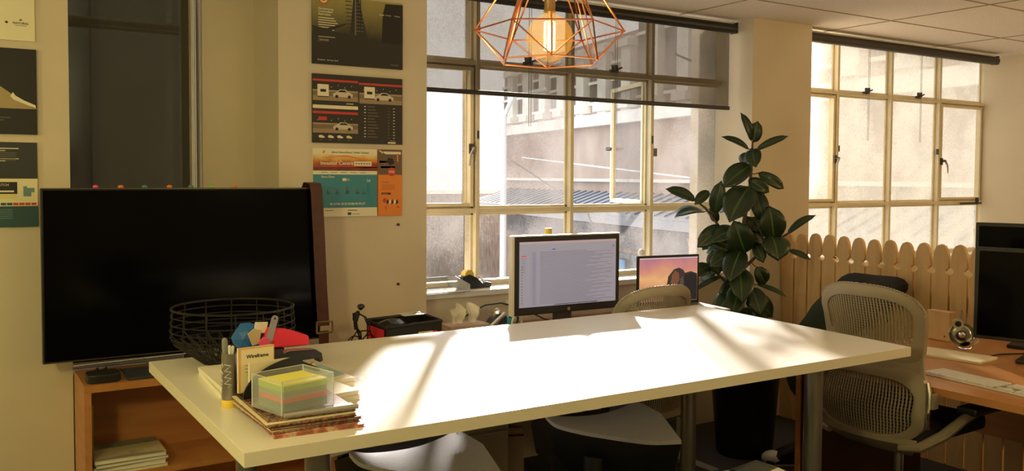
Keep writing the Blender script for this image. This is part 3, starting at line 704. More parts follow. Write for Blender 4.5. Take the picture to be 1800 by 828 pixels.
for k in range(-4, 5):
    h_ = math.sqrt(max(0, .085**2-(k*.018)**2)); b.tube([(k*.018, -h_, .004), (k*.018, h_, .004)], .0016, BM, 4); b.tube([(-h_, k*.018, .005), (h_, k*.018, .005)], .0016, BM, 4)
b.build('base_lattice', bk, smooth=True)
# notebooks
def notebook(loc, rz, w, d_, t, cover, label, extra=None, grp=None):
    r = thing('notebook', label, 'notebook', loc, rz, grp)
    MB().box((0, 0, t/2), (w-.004, d_-.004, t-.002), M['paper']).build('pages', r)
    c = MB().box((0, 0, t-.0007), (w, d_, .0014), cover, bev=0).box((0, 0, .0007), (w, d_, .0014), cover).box((-w/2, 0, t/2), (.0014, d_, t), cover)
    if extra: extra(c, t)
    c.build('cover', r); return r
notebook((.625, 2.362, ZT), -.05, .135, .30, .011, M['paper'], 'cream notebook under the one with black lettering, left of the grey cup')
def doodle(c, t):
    c.text('wire', (.022, .02, t+.0004), .038, M['ink'], face='Z', bold=True, rz=.1); c.text('it up', (.024, -.02, t+.0004), .030, M['ink'], face='Z', bold=True, rz=.1)
notebook((.626, 2.366, ZT+.0115), -.02, .132, .292, .011, M['paper'], 'cream notebook with hand drawn black lettering, top of the pair left of the grey cup', doodle)
# cup of pens
cp = thing('pen_cup', 'tall grey metal pen cup with a yellow foot ring and white scribble', 'cup', (.549, 2.130, ZT)); cp.scale = (.78, .78, 1)
MB().lathe([(0, 0), (.024, 0), (.0255, .003), (.0255, .016), (.024, .018)], M['yellow']).build('foot_ring', cp, smooth=True)
b = MB().lathe([(.024, .017), (.024, .128), (.0225, .128), (.0225, .02), (0, .02)], M['steel'])
b.tube([(-.0242+.0*k, -.004+.012*math.sin(k*1.9), .045+k*.006) for k in range(11)], .0011, M['white'], 4); b.tube([(-.012+.012*math.sin(k*2.1), -.0235, .05+k*.005) for k in range(12)], .0011, M['white'], 4)
b.build('cup_body', cp, smooth=True)
for (p0, p1, r_, m_, lab) in (((-.006, .0, .022), (-.013, .006, .156), .009, 'grey', 'thick grey marker leaning in the pen cup'), ((.006, -.006, .022), (-.004, -.015, .144), .005, 'white', 'white pen leaning at the front of the pen cup'), ((.006, .010, .022), (.012, .012, .138), .005, 'white', 'slim white pen at the back of the pen cup')):
    r = thing('pen', lab, 'pen', (.549, 2.130, ZT)); r.scale = (.8, .8, 1)
    MB().cyl(p0, p1, r_, M[m_], 12).build('barrel', r, smooth=True); MB().sphere(p1, r_, M[m_], 10).build('cap', r, smooth=True)
# pile of ring-bound magazines
speck = ramp_mat('speckled_printed_cover', [(.36, (.04, .022, .018)), (.46, (.10, .035, .028)), (.52, (.45, .32, .25)), (.56, (.35, .06, .04)), (.64, (.06, .028, .022)), (.8, (.24, .10, .07))], 70, .45, detail=2)
speck2 = ramp_mat('pink_printed_edge', [(.35, (.30, .15, .08)), (.5, (.60, .16, .12)), (.62, (.70, .55, .40)), (.75, (.30, .20, .12))], 45, .5)
mott = ramp_mat('mottled_page_edges', [(.35, (.20, .12, .07)), (.48, (.52, .40, .24)), (.58, (.34, .12, .07)), (.72, (.60, .50, .33))], 38, .7)
lay = [(.665, 1.972, .198, .325, .007, -.05, speck2, 'red and tan printed booklet at the very bottom of the pile under the note box'),
       (.652, 1.985, .198, .318, .007, .02, M['cream'], 'cream booklet second from the bottom of the pile under the note box'),
       (.660, 1.980, .200, .315, .006, -.03, M['leather'], 'dark brown booklet in the middle of the pile under the note box'),
       (.648, 1.985, .200, .310, .007, -.01, M['cream'], 'cream ring-bound booklet second from the top of the pile under the note box'),
       (.655, 1.992, .198, .300, .006, -.02, speck, 'dark speckled booklet on top of the pile, directly under the clear note box')]
z = ZT
for (x, y, w_, d_, t_, rz, m_, lab) in lay:
    r = thing('booklet', lab, 'booklet', (x, y, z), rz)
    MB().box((0, 0, t_/2), (w_-.004, d_-.004, t_-.002), mott if m_ is not speck2 else speck2).build('pages', r)
    MB().box((0, 0, t_-.0006), (w_, d_, .0012), m_).box((0, 0, .0006), (w_, d_, .0012), m_ if m_ is not M['cream'] else speck).build('cover', r)
    if lab.startswith('dark speckled'):
        q = MB()
        for k in range(14): q.tube([(-w_/2+.003+.0045*math.cos(t*PI/4), .06+k*.006, t_/2+.001+.0026*math.sin(t*PI/4)) for t in range(8)], .0009, M['blackm'], 4, closed=True)
        q.build('ring_binding', r)
    z += t_+.0004
ZM = z
rr = thing('rolled_magazine', 'grey glossy magazine with a curled front edge under the note box', 'magazine', (.665, 1.848, ZM-.0002), -.02)
MB().box((.005, .012, .0012), (.165, .05, .0024), M['grey']).build('pages', rr); MB().tube([(-.078, -.008, .0048), (.088, -.008, .0048)], .0046, mat('glossy_grey_paper', (.42, .38, .36), .25), 12).build('curled_edge', rr, smooth=True)
# clear box of notes
nb = thing('note_box', 'clear acrylic box standing on the pile of booklets at the table corner', 'box', (.632, 1.918, ZM+.0026), .26)
bw, bd_, bh, tk = .134, .120, .074, .0028
b = MB().box((0, 0, tk/2), (bw, bd_, tk), M['glass_clear'])
for sx in (-1, 1): b.box((sx*(bw-tk)/2, 0, bh/2), (tk, bd_, bh), M['glass_clear'])
for sy in (-1, 1): b.box((0, sy*(bd_-tk)/2, bh/2), (bw, tk, bh), M['glass_clear'])
b.build('box_walls', nb)
b = MB(); gl = mat('acrylic_cut_edge', (.80, .82, .78), .2)
for sx in (-1, 1):
    for sy in (-1, 1): b.box((sx*(bw-.002)/2, sy*(bd_-.002)/2, bh/2), (.0018, .0018, bh), gl)
for sx in (-1, 1): b.box((sx*(bw-.0025)/2, 0, bh), (.0012, bd_, .0010), gl)
for sy in (-1, 1): b.box((0, sy*(bd_-.0025)/2, bh), (bw, .0012, .0010), gl)
b.build('polished_edges', nb)
cols = [((.22, .27, .20), .012), ((.20, .25, .22), .008), ((.80, .14, .08), .005), ((.72, .20, .13), .004), ((.40, .34, .24), .008), ((.33, .38, .20), .007), ((.40, .56, .10), .012), ((.88, .84, .16), .004)]
z = .0032
nl = ['dark grey-green block of notes at the bottom of the clear box', 'grey-blue block of notes second from the bottom in the clear box', 'bright coral block of notes in the clear box', 'salmon block of notes above the coral one in the clear box', 'brown-grey block of notes in the middle of the clear box', 'olive block of notes in the upper half of the clear box', 'lime green block of notes just under the yellow sheets', 'bright yellow block of notes on top in the clear box']
for i, (c, t_) in enumerate(cols):
    o = MB().box((0, 0, t_/2), (.112-.001*(i % 3), .100-.001*(i % 2), t_-.0003), mat('note_paper_%s' % 'abcdefgh'[i], c, .8)).build('note_block', loc=(.632, 1.918, ZM+.0026+z), rot=(0, 0, .26+.012*math.sin(i*2.3)))
    tag(o, nl[i], 'note block', 'blocks of coloured notes in the clear box'); z += t_
# desk organiser with quarter-round black sides
og = thing('desk_organiser', 'black desk organiser with a rounded side plate behind the note box', 'organiser', (.630, 2.105, ZM), .18)
n = 14
prof = [(-.084, 0)]+[(-.084+.152*(1-math.cos(t*PI/2/n)), .082*math.sin(t*PI/2/n)) for t in range(1, n+1)]+[(.068, 0)]
b = MB().prism(prof, -.050, -.046, M['black'], axis=1); b.build('side_plate', og)
b = MB().prism([(x, z_*1.0) for x, z_ in prof], .046, .050, M['black'], axis=1); b.build('side_plate', og)
MB().box((0, 0, .002), (.136, .092, .004), M['black']).build('base', og)
MB().box((0, .012, .03), (.13, .003, .055), M['black']).build('divider', og)
def org(dx, dy, dz):
    c, s_ = math.cos(.18), math.sin(.18); return (.630+dx*c-dy*s_, 2.105+dx*s_+dy*c, ZM+dz)
r = thing('card_book', 'cream card standing highest in the organiser with the word Wireframe', 'card', org(-.032, -.006, .0045), .16)
MB().box((0, 0, .0525), (.088, .008, .105), M['paper']).build('pages', r); b = MB().box((0, -.005, .053), (.090, .0016, .106), mat('tan_card_border', (.78, .45, .16), .6)); b.box((.002, -.0061, .052), (.081, .0012, .098), M['cream'])
b.text('Wireframe', (.002, -.0070, .084), .0125, M['ink'], bold=True)
for i in range(4): b.box((.002, -.0070, .064-i*.008), (.062-.01*(i == 3), .0005, .0014), M['greyink'])
b.build('cover', r)
r = thing('card_book', 'blank cream card folder in front of the Wireframe card', 'card', org(-.010, -.030, .0045), .18)
MB().box((0, 0, .036), (.100, .008, .072), M['paper']).build('pages', r); MB().box((0, -.0058, .0365), (.104, .0016, .074), M['cream']).build('cover', r)
o = MB().box((0, 0, .022), (.05, .002, .044), M['red']).build('red_card', loc=org(.002, -.0440, .0045), rot=(0, 0, .18)); tag(o, 'small red card between the cream folder and the black side plate', 'card')
# blue and red felt pieces, multi-tool scraps and a steel rule standing behind
def faceted(name, label, cat, loc, r3, m, sc, seed, rz=0):
    rnd = random.Random(seed); bm = bmesh.new(); bmesh.ops.create_icosphere(bm, subdivisions=2, radius=1)
    for v in bm.verts:
        k = 1+rnd.uniform(-.10, .10); v.co = Vector((v.co.x*sc[0], v.co.y*sc[1], v.co.z*sc[2]))*k*r3
    me = bpy.data.meshes.new(name); bm.to_mesh(me); bm.free(); me.materials.append(m)
    o = bpy.data.objects.new(name, me); COL.objects.link(o); o.location = loc; o.rotation_euler = (0, 0, rz); return tag(o, label, cat)
pp = thing('pen_pot', 'black square pot of oddments behind the Wireframe card', 'pot', (.672, 2.264, ZT+.0232), .0)
b = MB()
for sx in (-1, 1): b.box((sx*.034, 0, .0435), (.003, .10, .087), M['black'])
for sy in (-1, 1): b.box((0, sy*.0485, .0435), (.068, .003, .087), M['black'])
b.box((0, 0, .0015), (.068, .10, .003), M['black']); b.build('pot_body', pp)
faceted('felt_ball', 'faceted blue soft shape on top of the black pot', 'toy', (.640, 2.285, ZT+.133), .038, M['blue'], (1.15, 1, 1.0), 3)
b = MB()
v = [(-.035, -.02, 0), (.085, -.03, .0), (.092, .02, .0), (-.03, .03, 0), (-.02, -.012, .045), (.03, -.015, .046), (.090, -.02, .022), (.07, .02, .03), (-.01, .02, .048)]
bm = b.bm; vs = [bm.verts.new(q) for q in v]; mi = b.mi(M['red'])
for f in ((0, 3, 2, 1), (0, 1, 6, 5, 4), (1, 2, 7, 6), (2, 3, 8, 7), (3, 0, 4, 8), (4, 5, 8), (5, 6, 7, 8)): b.face([vs[i] for i in f], mi)
o = b.build('felt_wedge', loc=(.688, 2.245, ZT+.1110), bevel=.004); tag(o, 'bright red wedge-shaped soft piece lying on the black pot', 'toy')
b = MB().prism([(-.010, 0), (.010, 0), (.014, .022), (.0, .030), (-.014, .020)], -.006, .006, M['pink'], axis=1)
o = b.build('pink_clip', loc=(.658, 2.218, ZT+.112)); tag(o, 'small pink clip beside the steel rule', 'clip')
b = MB().prism([(-.016, .01), (-.004, -.02), (.012, -.016), (.018, .016), (.0, .022)], -.003, .003, mat('cork_scrap', (.55, .42, .26), .8), axis=1)
o = b.build('card_scrap', loc=(.634, 2.225, ZT+.142)); tag(o, 'tan torn card scrap in front of the blue soft shape', 'scrap')
b = MB().prism([(-.015, -.012), (.014, -.016), (.02, .012), (-.012, .014)], -.003, .003, M['paper'], axis=1)
o = b.build('paper_scrap', loc=(.660, 2.262, ZT+.160)); tag(o, 'pale yellow paper scrap between the blue and red soft shapes', 'scrap')
b = MB(); n = 8
b.prism([(-.0095, -.07), (.0095, -.07), (.0095, .04)]+[(.0095*math.cos(t*PI/n), .04+.0095*math.sin(t*PI/n)) for t in range(1, n)]+[(-.0095, .04)], -.0006, .0006, M['steel'], axis=1)
b.cyl((0, -.001, .041), (0, .001, .041), .003, M['black'], 10)
o = b.build('steel_rule', loc=(.676, 2.225, ZT+.146), rot=(0, .30, .2)); tag(o, 'round-ended steel rule with a hole, leaning up out of the oddments', 'ruler')
# stapler
sp = thing('stapler', 'black stapler with a grey top gaping open toward the right', 'stapler', (.726, 2.180, ZT+.0755), .12)
b = MB().prism([(-.062, .012), (-.058, .026), (-.02, .034), (.05, .030), (.066, .020), (.070, .0), (.060, -.004), (.052, .008), (-.02, .008)], -.015, .015, M['black'], axis=1); b.build('upper_arm', sp, bevel=.003)
MB().prism([(-.056, .0268), (-.02, .0350), (.045, .0312), (.045, .0318), (-.02, .0362), (-.056, .028)], -.012, .012, M['steel'], axis=1).build('top_plate', sp)
MB().prism([(-.064, .010), (.0, -.004), (.050, -.026), (.062, -.028), (.060, -.018), (.02, .002), (-.05, .016)], -.014, .014, M['black'], axis=1).build('lower_arm', sp, bevel=.002)
MB().box((.046, 0, -.008), (.008, .010, .006), M['yellow']).build('staple_gate', sp)
bx = MB().box((0, 0, .0228), (.055, .040, .0456), M['black'], bev=.003); o = bx.build('card_case', loc=(.70, 2.183, ZT), rot=(0, 0, .0)); tag(o, 'black block under the stapler behind the organiser', 'case')
# notebooks on the right of the pile
lt = mat('pale_blue_print', (.42, .62, .66), .5)
def bl(c, t):
    c.prism([(-.042, -.08), (.042, -.05), (.042, .098), (-.02, .098)], t, t+.0004, lt)
notebook((.832, 2.275, ZT), .05, .095, .20, .010, M['paper'], 'white notebook under the pale blue one, right of the note box')
notebook((.832, 2.277, ZT+.0105), .08, .093, .20, .010, M['paper'], 'white and pale blue notebook on top, right of the note box', bl)
notebook((.795, 2.085, ZT), .1, .075, .12, .012, M['paper'], 'small cream notepad peeping out behind the note box, bottom of two')
notebook((.793, 2.086, ZT+.0125), .14, .072, .118, .012, M['paper'], 'small cream notepad on top of another behind the note box')
b = MB(); rnd = random.Random(5); mi = b.mi(M['glass_clear'])
G = [[b.bm.verts.new((-.03+i*.012, -.022+j*.011, rnd.uniform(.001, .012))) for j in range(5)] for i in range(6)]
for i in range(5):
    for j in range(4): b.face([G[i][j], G[i+1][j], G[i+1][j+1], G[i][j+1]], mi)
o = b.build('plastic_wrapper', loc=(.925, 2.235, ZT)); tag(o, 'crumpled clear plastic wrapper on the sunlit table top', 'wrapper')

# ================================================================ PENDANT LAMP
pl = thing('pendant_lamp', 'copper wire cage pendant lamp with a glowing round filament bulb', 'pendant lamp', (1.341, 1.955, 1.795))
PA = PI/3*0+math.radians(57.9)      # one pair of corners lies square to the view line
mid = []; bot = []; top = []
for k in range(6):
    a = math.radians(-32.1+60*k); mid.append(Vector((.197*math.cos(a), .197*math.sin(a), 0)))
    a2 = a+math.radians(30); bot.append(Vector((.139*math.cos(a2), .139*math.sin(a2), -.082))); top.append(Vector((.042*math.cos(a2), .042*math.sin(a2), .235)))
b = MB()
for k in range(6):
    j = (k+1) % 6
    for p, q in ((mid[k], mid[j]), (bot[k], bot[j]), (mid[k], bot[k]), (mid[j], bot[k]), (top[k], top[j]), (mid[k], top[k]), (mid[j], top[k]), (bot[k], top[k])):
        b.tube([p, q], .0022, M['copper'], 6)
for p in mid+bot+top: b.sphere(p, .0034, M['copper'], 8)
b.build('wire_cage', pl, smooth=True)
MB().lathe([(0, .14), (.020, .14), (.023, .13), (.023, .085), (.019, .078), (0, .078)], M['copper']).build('lamp_holder', pl, smooth=True)
MB().lathe([(.0145, .078), (.0145, .052), (.0165, .048)], M['brass']).build('bulb_cap', pl, smooth=True)
amb = sheer('amber_bulb_glass', (.50, .36, .16), .86, (1, .93, .74)); amb.node_tree.nodes['Principled BSDF'].inputs['Roughness'].default_value = .08
pf = [(.0165, .050), (.020, .036)]+[(.0625*math.sin(t), -.020+.0625*math.cos(t)) for t in [.42+i*(PI-.42)/18 for i in range(19)]]
pf[-1] = (0, -.0825)
MB().lathe(pf, amb, seg=40).build('bulb', pl, smooth=True)
fil = mat('glowing_filament', (1, .66, .28), .5, emit=26)
b = MB(); pts = []
for k in range(10):
    a = 2*PI*k/10; x_, y_ = .0135*math.cos(a), .0135*math.sin(a)
    zz = [(.022), (-.052)]
    if k % 2: zz = zz[::-1]
    pts += [(x_, y_, zz[0]), (x_, y_, zz[1])]
b.tube(pts, .0011, fil, 5); b.build('filament', pl)
b = MB().cyl((0, 0, .05), (0, 0, -.055), .0028, mat('filament_stem', (.7, .6, .45), .3), 8); b.build('glass_stem', pl)
MB().cyl((0, 0, .14), (0, 0, HC-1.795), .0032, M['copper'], 8).build('flex', pl)
MB().lathe([(0, HC-1.795-.001), (.05, HC-1.795-.001), (.05, HC-1.795-.02), (0, HC-1.795-.03)], M['copper']).build('ceiling_rose', pl, smooth=True)
d_ = bpy.data.lights.new('bulb_glow', 'POINT'); d_.energy = 1.5; d_.color = (1, .62, .25); d_.shadow_soft_size = .012
o = bpy.data.objects.new('bulb_glow', d_); COL.objects.link(o); o.parent = pl; o.location = (0, 0, -.015)
for x, y, p in FILL_LAMPS:  # rods and holders made up to carry the unseen fill lamps
    r = thing('fill_lamp', 'added warm fill lamp hanging under the tiled ceiling, out of view', 'ceiling light', (x, y, HC-.001), 0, 'added fill lamps out of view')
    MB().cyl((0, 0, 0), (0, 0, -.50), .004, M['white'], 8).build('rod', r); MB().lathe([(0, -.49), (.05, -.49), (.05, -.515), (0, -.515)], M['white']).build('holder', r)

# ================================================================ CHAIRS
def task_chair(label, loc, rz, cm, dz=0, base_rot=0, k_=1):
    """ergonomic chair facing local +y; back surface wraps forward at the sides"""
    r = thing('task_chair', label, 'office chair', loc, rz, 'ribbed-back office chairs')
    def hw(z):
        P_ = [(.38, .18), (.42, .232), (.50, .258), (.60, .262), (.68, .235), (.74, .218), (.80, .225), (.90, .238), (.96, .232), (1.02, .20)]
        for (a, p), (c, q) in zip(P_, P_[1:]):
            if a <= z <= c: return p+(q-p)*(z-a)/(c-a)
        return P_[0][1] if z < .38 else P_[-1][1]
    def yb(z):
        P_ = [(.36, -.17), (.43, -.232), (.54, -.255), (.66, -.225), (.74, -.205), (.85, -.215), (1.02, -.262)]
        for (a, p), (c, q) in zip(P_, P_[1:]):
            if a <= z <= c: return p+(q-p)*(z-a)/(c-a)
        return P_[0][1] if z < .36 else P_[-1][1]
    def S(u, z, off=0): return Vector((u*hw(z), yb(z)+.050*u*u-off, z+dz))
    # loops in (u,z)
    N_ = 44
    def loop(uw, zl, zh, e1=3.2, e2=3.2):
        out = []
        for k in range(N_):
            a = 2*PI*k/N_; c, s_ = math.cos(a), math.sin(a); e = e1 if s_ >= 0 else e2
            out.append((uw*math.copysign(abs(c)**(2/e), c), (zl+zh)/2+(zh-zl)/2*math.copysign(abs(s_)**(2/e), s_)))
        return out
    def band(name, lo, li, th, m, bulge=0):
        b = MB(); mi = b.mi(m)
        A = [b.bm.verts.new(S(u, z, th/2)) for u, z in lo]; B = [b.bm.verts.new(S(u, z, th/2+bulge)) for u, z in [((a+c)/2, (p+q)/2) for (a, p), (c, q) in zip(lo, li)]]
        C = [b.bm.verts.new(S(u, z, th/2)) for u, z in li]; D_ = [b.bm.verts.new(S(u, z, -th/2)) for u, z in li]; E_ = [b.bm.verts.new(S(u, z, -th/2)) for u, z in lo]
        for k in range(N_):
            j = (k+1) % N_
            for X, Y in ((A, B), (B, C), (C, D_), (D_, E_), (E_, A)): b.face([X[k], X[j], Y[j], Y[k]], mi)
        return b.build(name, r, smooth=True)
    up_o, up_i = loop(1.0, .722, 1.0, 3.0, 9), loop(.84, .762, .955, 3.2, 4)
    lo_o, lo_i = loop(1.0, .412, .700, 8, 3.0), loop(.84, .448, .662, 4, 3.2)
    band('back_frame', up_o, up_i, .022, cm, .006); band('lower_back_frame', lo_o, lo_i, .026, cm, .006)
    def lattice(name, uw, zl, zh, e, n, bars):
        b = MB()
        for i in range(n):
            u = -uw+2*uw*(i+.5)/n; f = (1-min(1, abs(u/uw))**e)**(1/e); za = (zl+zh)/2-(zh-zl)/2*f; zb = (zl+zh)/2+(zh-zl)/2*f
            if zb-za < .01: continue
            b.tube([S(u, za+(zb-za)*t/6, 0) for t in range(7)], .0034, cm, 6, flat=1.2)
        for k in range(bars):
            z = zl+(zh-zl)*(k+1)/(bars+1); g = abs((z-(zl+zh)/2)/((zh-zl)/2)); f = (1-g**e)**(1/e)
            b.tube([S(uw*f*(-1+2*t/10), z, -.001) for t in range(11)], .0010, cm, 4)
        b.build(name, r, smooth=True)
    lattice('back_ribs', .84, .762, .955, 3.2, 30, 18); lattice('lower_back_ribs', .84, .448, .662, 3.2, 33, 16)
    # toothed top edge
    b = MB(); tp = []
    for k in range(93):
        a = PI*.06+PI*.88*k/92; c, s_ = math.cos(a), math.sin(a); u = math.copysign(abs(c)**(2/3.0), c); z = .861+.139*abs(s_)**(2/3.0)
        tp.append(S(u, z, .004)+Vector((0, 0, .001)))
    b.tube(tp, [.0062 if k % 2 else .0034 for k in range(93)], cm, 7)
    b.build('toothed_edge', r, smooth=True)
    # flexible waist between the two frames, with shallow slots
    b = MB().grid(lambda u, v: S((u*2-1)*(.995), .670+v*.08, .009+(.002 if int(u*60) % 2 and .15 < v < .8 else 0)), 60, 5, cm, .008, Vector((0, 1, 0))); b.build('flex_waist', r, smooth=True)
    # bowl shaped carrier under the back, reaching forward under the seat
    def bowl(u, v):
        a = u*2-1; z = .428-.075*math.sin(v*PI/2); y = yb(.43)-.012+.050*a*a*(1-v)+v*.16; return Vector((a*(.226*(1-v)+.12*v), y-.012*(1-v), z+dz))
    MB().grid(bowl, 24, 6, cm, .022, Vector((0, 0, 1))).build('back_carrier', r, smooth=True)
    for sx in (-1, 1):
        arm = MB().tube([(sx*.16, -.215, .412+dz), (sx*.235, -.20, .425+dz), (sx*.285, -.13, .468+dz), (sx*.310, -.03, .520+dz), (sx*.315, .04, .535+dz)], [.020, .026, .028, .024, .022], cm, 10, flat=.75).build('arm_bracket', r, smooth=True)
        MB().box((sx*.315, .10, .548+dz), (.085, .25, .030), M['black'], bev=.011).build('arm_pad', arm)
        MB().tube([S(sx*1.03, z, .004) for z in (.50, .54, .58, .62, .66)], .0085, M['chrome'], 8).build('side_strip', r, smooth=True)
        MB().box(S(sx*1.07, .60), (.012, .035, .055), cm, bev=.003).build('arm_joint', r)
    MB().box((0, .03, .455+dz), (.49, .46, .06), M['fabricb'], bev=.026).build('seat', r)
    MB().box((0, .02, .405+dz), (.24, .26, .05), M['black'], bev=.012).build('seat_mechanism', r)
    MB().cyl((0, .02, .12), (0, .02, .39+dz), .022, M['chrome'], 16).cyl((0, .02, .10), (0, .02, .27), .030, M['black'], 16).build('gas_column', r, smooth=True)
    for k in range(5):
        a = base_rot+2*PI*k/5; c, s_ = math.cos(a), math.sin(a)
        lg = MB().tube([(.02*c, .02+.02*s_, .115), (.16*c, .02+.16*s_, .105), (.30*c, .02+.30*s_, .072)], [.026, .021, .014], M['grey'], 8, flat=.7).build('base_arm', r, smooth=True)
        MB().cyl((.30*c-.011*s_, .02+.30*s_+.011*c, .029), (.30*c+.011*s_, .02+.30*s_-.011*c, .029), .028, M['black'], 14).cyl((.30*c, .02+.30*s_, .05), (.30*c, .02+.30*s_, .075), .007, M['dark'], 8).build('castor', lg, smooth=True)
    return r
task_chair('putty grey ribbed-back office chair tucked to the keyboard desk at the right', (2.985, 2.035, 0), -PI/2+.04, M['chair'], .080, .5).scale = (.88, .93, .955)
task_chair('cream ribbed-back office chair in front of the window desk with monitor and laptop', (2.555, 3.11, 0), .04, M['chairb'], -.055, -.9).scale = (.93, 1, 1)

# moulded stools: grey felted rim over a black shell on four splayed legs
def shell_stool(label, loc, rz):
    r = thing('shell_stool', label, 'stool', loc, rz, 'grey and black shell stools at the table')
    inner = [(-.205, .055, .648), (-.158, .056, .634), (-.079, .055, .627), (.002, .058, .627), (.073, .070, .634), (.117, .074, .645), (.137, .064, .655)]
    outer = [(-.213, .050, .646), (-.196, .008, .625), (-.137, -.036, .610), (-.075, -.078, .601), (-.013, -.129, .596), (.045, -.182, .596), (.125, -.218, .600)]
    creas = [(-.212, .054, .647), (-.177, .032, .634), (-.108, .010, .623), (-.038, -.006, .620), (.030, -.028, .622), (.085, -.052, .634), (.139, -.078, .648)]
    b = MB(); mi = b.mi(M['stool'])
    def interp(line, n):
        out = []
        for i in range(n+1):
            t = i/n*(len(line)-1); k = min(int(t), len(line)-2); f = t-k
            p = [Vector(line[max(0, min(len(line)-1, k+d))]) for d in (-1, 0, 1, 2)]
            out.append(.5*((2*p[1])+(p[2]-p[0])*f+(2*p[0]-5*p[1]+4*p[2]-p[3])*f*f+(3*p[1]-p[0]-3*p[2]+p[3])*f**3))
        return out
    n = 28; I, C, O_ = interp(inner, n), interp(creas, n), interp(outer, n)
    dn = Vector((0, 0, -.012)); rows = [[b.bm.verts.new(p) for p in q] for q in (I, C, O_)]+[[b.bm.verts.new(p+dn) for p in q] for q in (O_, I)]
    for A, B in zip(rows, rows[1:]+rows[:1]):
        for k in range(n): b.face([A[k], A[k+1], B[k+1], B[k]], mi)
    b.face([r_[0] for r_ in rows], mi)
    # right-hand facet falling away from the crease, and the sides running on to the front of the seat
    pk, r1, r2 = Vector(inner[-1]), Vector(creas[-1]), Vector(outer[-1])
    f1, f2, f3 = Vector((.20, .02, .60)), Vector((.205, .20, .60)), Vector((.15, .27, .585))
    V = [b.bm.verts.new(p) for p in (pk, r1, r2, f1, f2, f3, Vector((.15, .16, .645)))]
    for q in ((0, 1, 3), (1, 2, 3), (0, 3, 4, 6), (6, 4, 5)): b.face([V[i] for i in q], mi)
    l1, l2, l3 = Vector((-.205, .055, .648)), Vector((-.20, .18, .635)), Vector((-.14, .27, .585)); l4 = Vector((-.225, .17, .60))
    V2 = [b.bm.verts.new(p) for p in (l1, l2, l3, l4, Vector((-.213, .05, .646)))]
    for q in ((0, 1, 3, 4), (1, 2, 3)): b.face([V2[i] for i in q], mi)
    V3 = [b.bm.verts.new(p) for p in (Vector((-.14, .27, .585)), Vector((.15, .27, .585)), Vector((.14, .25, .59)), Vector((-.13, .25, .59)))]; b.face(V3, mi)
    o = b.build('seat_rim', r, smooth=True)
    b = MB(); mi = b.mi(M['seat_pan'])
    edge = [p+Vector((0, 0, -.006)) for p in I]+[Vector((.15, .16, .640)), Vector((.14, .25, .585)), Vector((0, .255, .580)), Vector((-.13, .25, .585)), Vector((-.20, .18, .630))]
    E1 = [b.bm.verts.new(p) for p in edge]; E2 = [b.bm.verts.new((p.x*.6, .15+(p.y-.15)*.6, .560)) for p in edge]; ctr = b.bm.verts.new((0, .15, .548))
    for k in range(len(edge)):
        j = (k+1) % len(edge); b.face([E1[k], E1[j], E2[j], E2[k]], mi); b.face([E2[k], E2[j], ctr], mi)
    b.build('seat_pan', r, smooth=True)
    b = MB(); mi = b.mi(M['black'])
    ol = [p+Vector((0, 0, -.010)) for p in O_]+[Vector((.20, .02, .592)), Vector((.20, .20, .592)), Vector((.14, .26, .578)), Vector((-.13, .26, .578)), Vector((-.215, .16, .592))]
    T_ = [b.bm.verts.new(p*1.0) for p in ol]; L1 = [b.bm.verts.new((p.x*.93, .02+(p.y-.02)*.90, p.z-.10)) for p in ol]; L2 = [b.bm.verts.new((p.x*.6, .03+(p.y-.03)*.6, .43)) for p in ol]
    for k in range(len(ol)):
        j = (k+1) % len(ol); b.face([T_[k], T_[j], L1[j], L1[k]], mi); b.face([L1[k], L1[j], L2[j], L2[k]], mi)
    b.face(L2, mi); b.build('under_shell', r, smooth=True)
    for sx in (-1, 1):
        for sy in (-1, 1):
            MB().tube([(sx*.10, .02+sy*.09, .53), (sx*.15, .02+sy*.13, .30), (sx*.205, .02+sy*.175, .0)], [.034, .024, .016], M['black'], 10).build('leg', r, smooth=True)
    b = MB()
    for p, q in (((-.155, -.12), (.155, -.12)), ((-.155, .16), (.155, .16)), ((-.155, -.12), (-.155, .16)), ((.155, -.12), (.155, .16))): b.tube([(p[0], p[1], .26), (q[0], q[1], .26)], .010, M['black'], 8)
    b.build('foot_rail', r, smooth=True); return r
shell_stool('grey-rimmed black shell stool under the table edge nearest the note box, in sunlight', (1.127, 2.245, 0), 0)
shell_stool('grey-rimmed black shell stool pushed under the middle of the table edge', (1.80, 2.255, 0), -.16)
shell_stool('grey-rimmed shell stool lowest in view, in front of the table between two legs', (1.67, 1.52, 0), -.08)

# ================================================================ WINDOW DESK
DZ = .695
dk = thing('window_desk', 'brown-topped desk running under the middle window behind the table', 'desk', (1.27, 2.98, 0))
poly = [(0, 0), (1.86, 0), (1.86, .715), (.545, .715), (.545, .615), (0, .615)]
MB().prism(poly, DZ-.025, DZ, M['walnut']).build('desktop', dk)
for x in (.10, 1.76):
    lg = MB().box((x, .30, .34), (.05, .06, .66), M['grey']).build('leg', dk); MB().box((x, .28, .015), (.06, .50, .03), M['grey'], bev=.006).build('foot', lg)
MB().box((.93, .52, .56), (1.6, .02, .20), M['grey']).build('modesty_panel', dk)
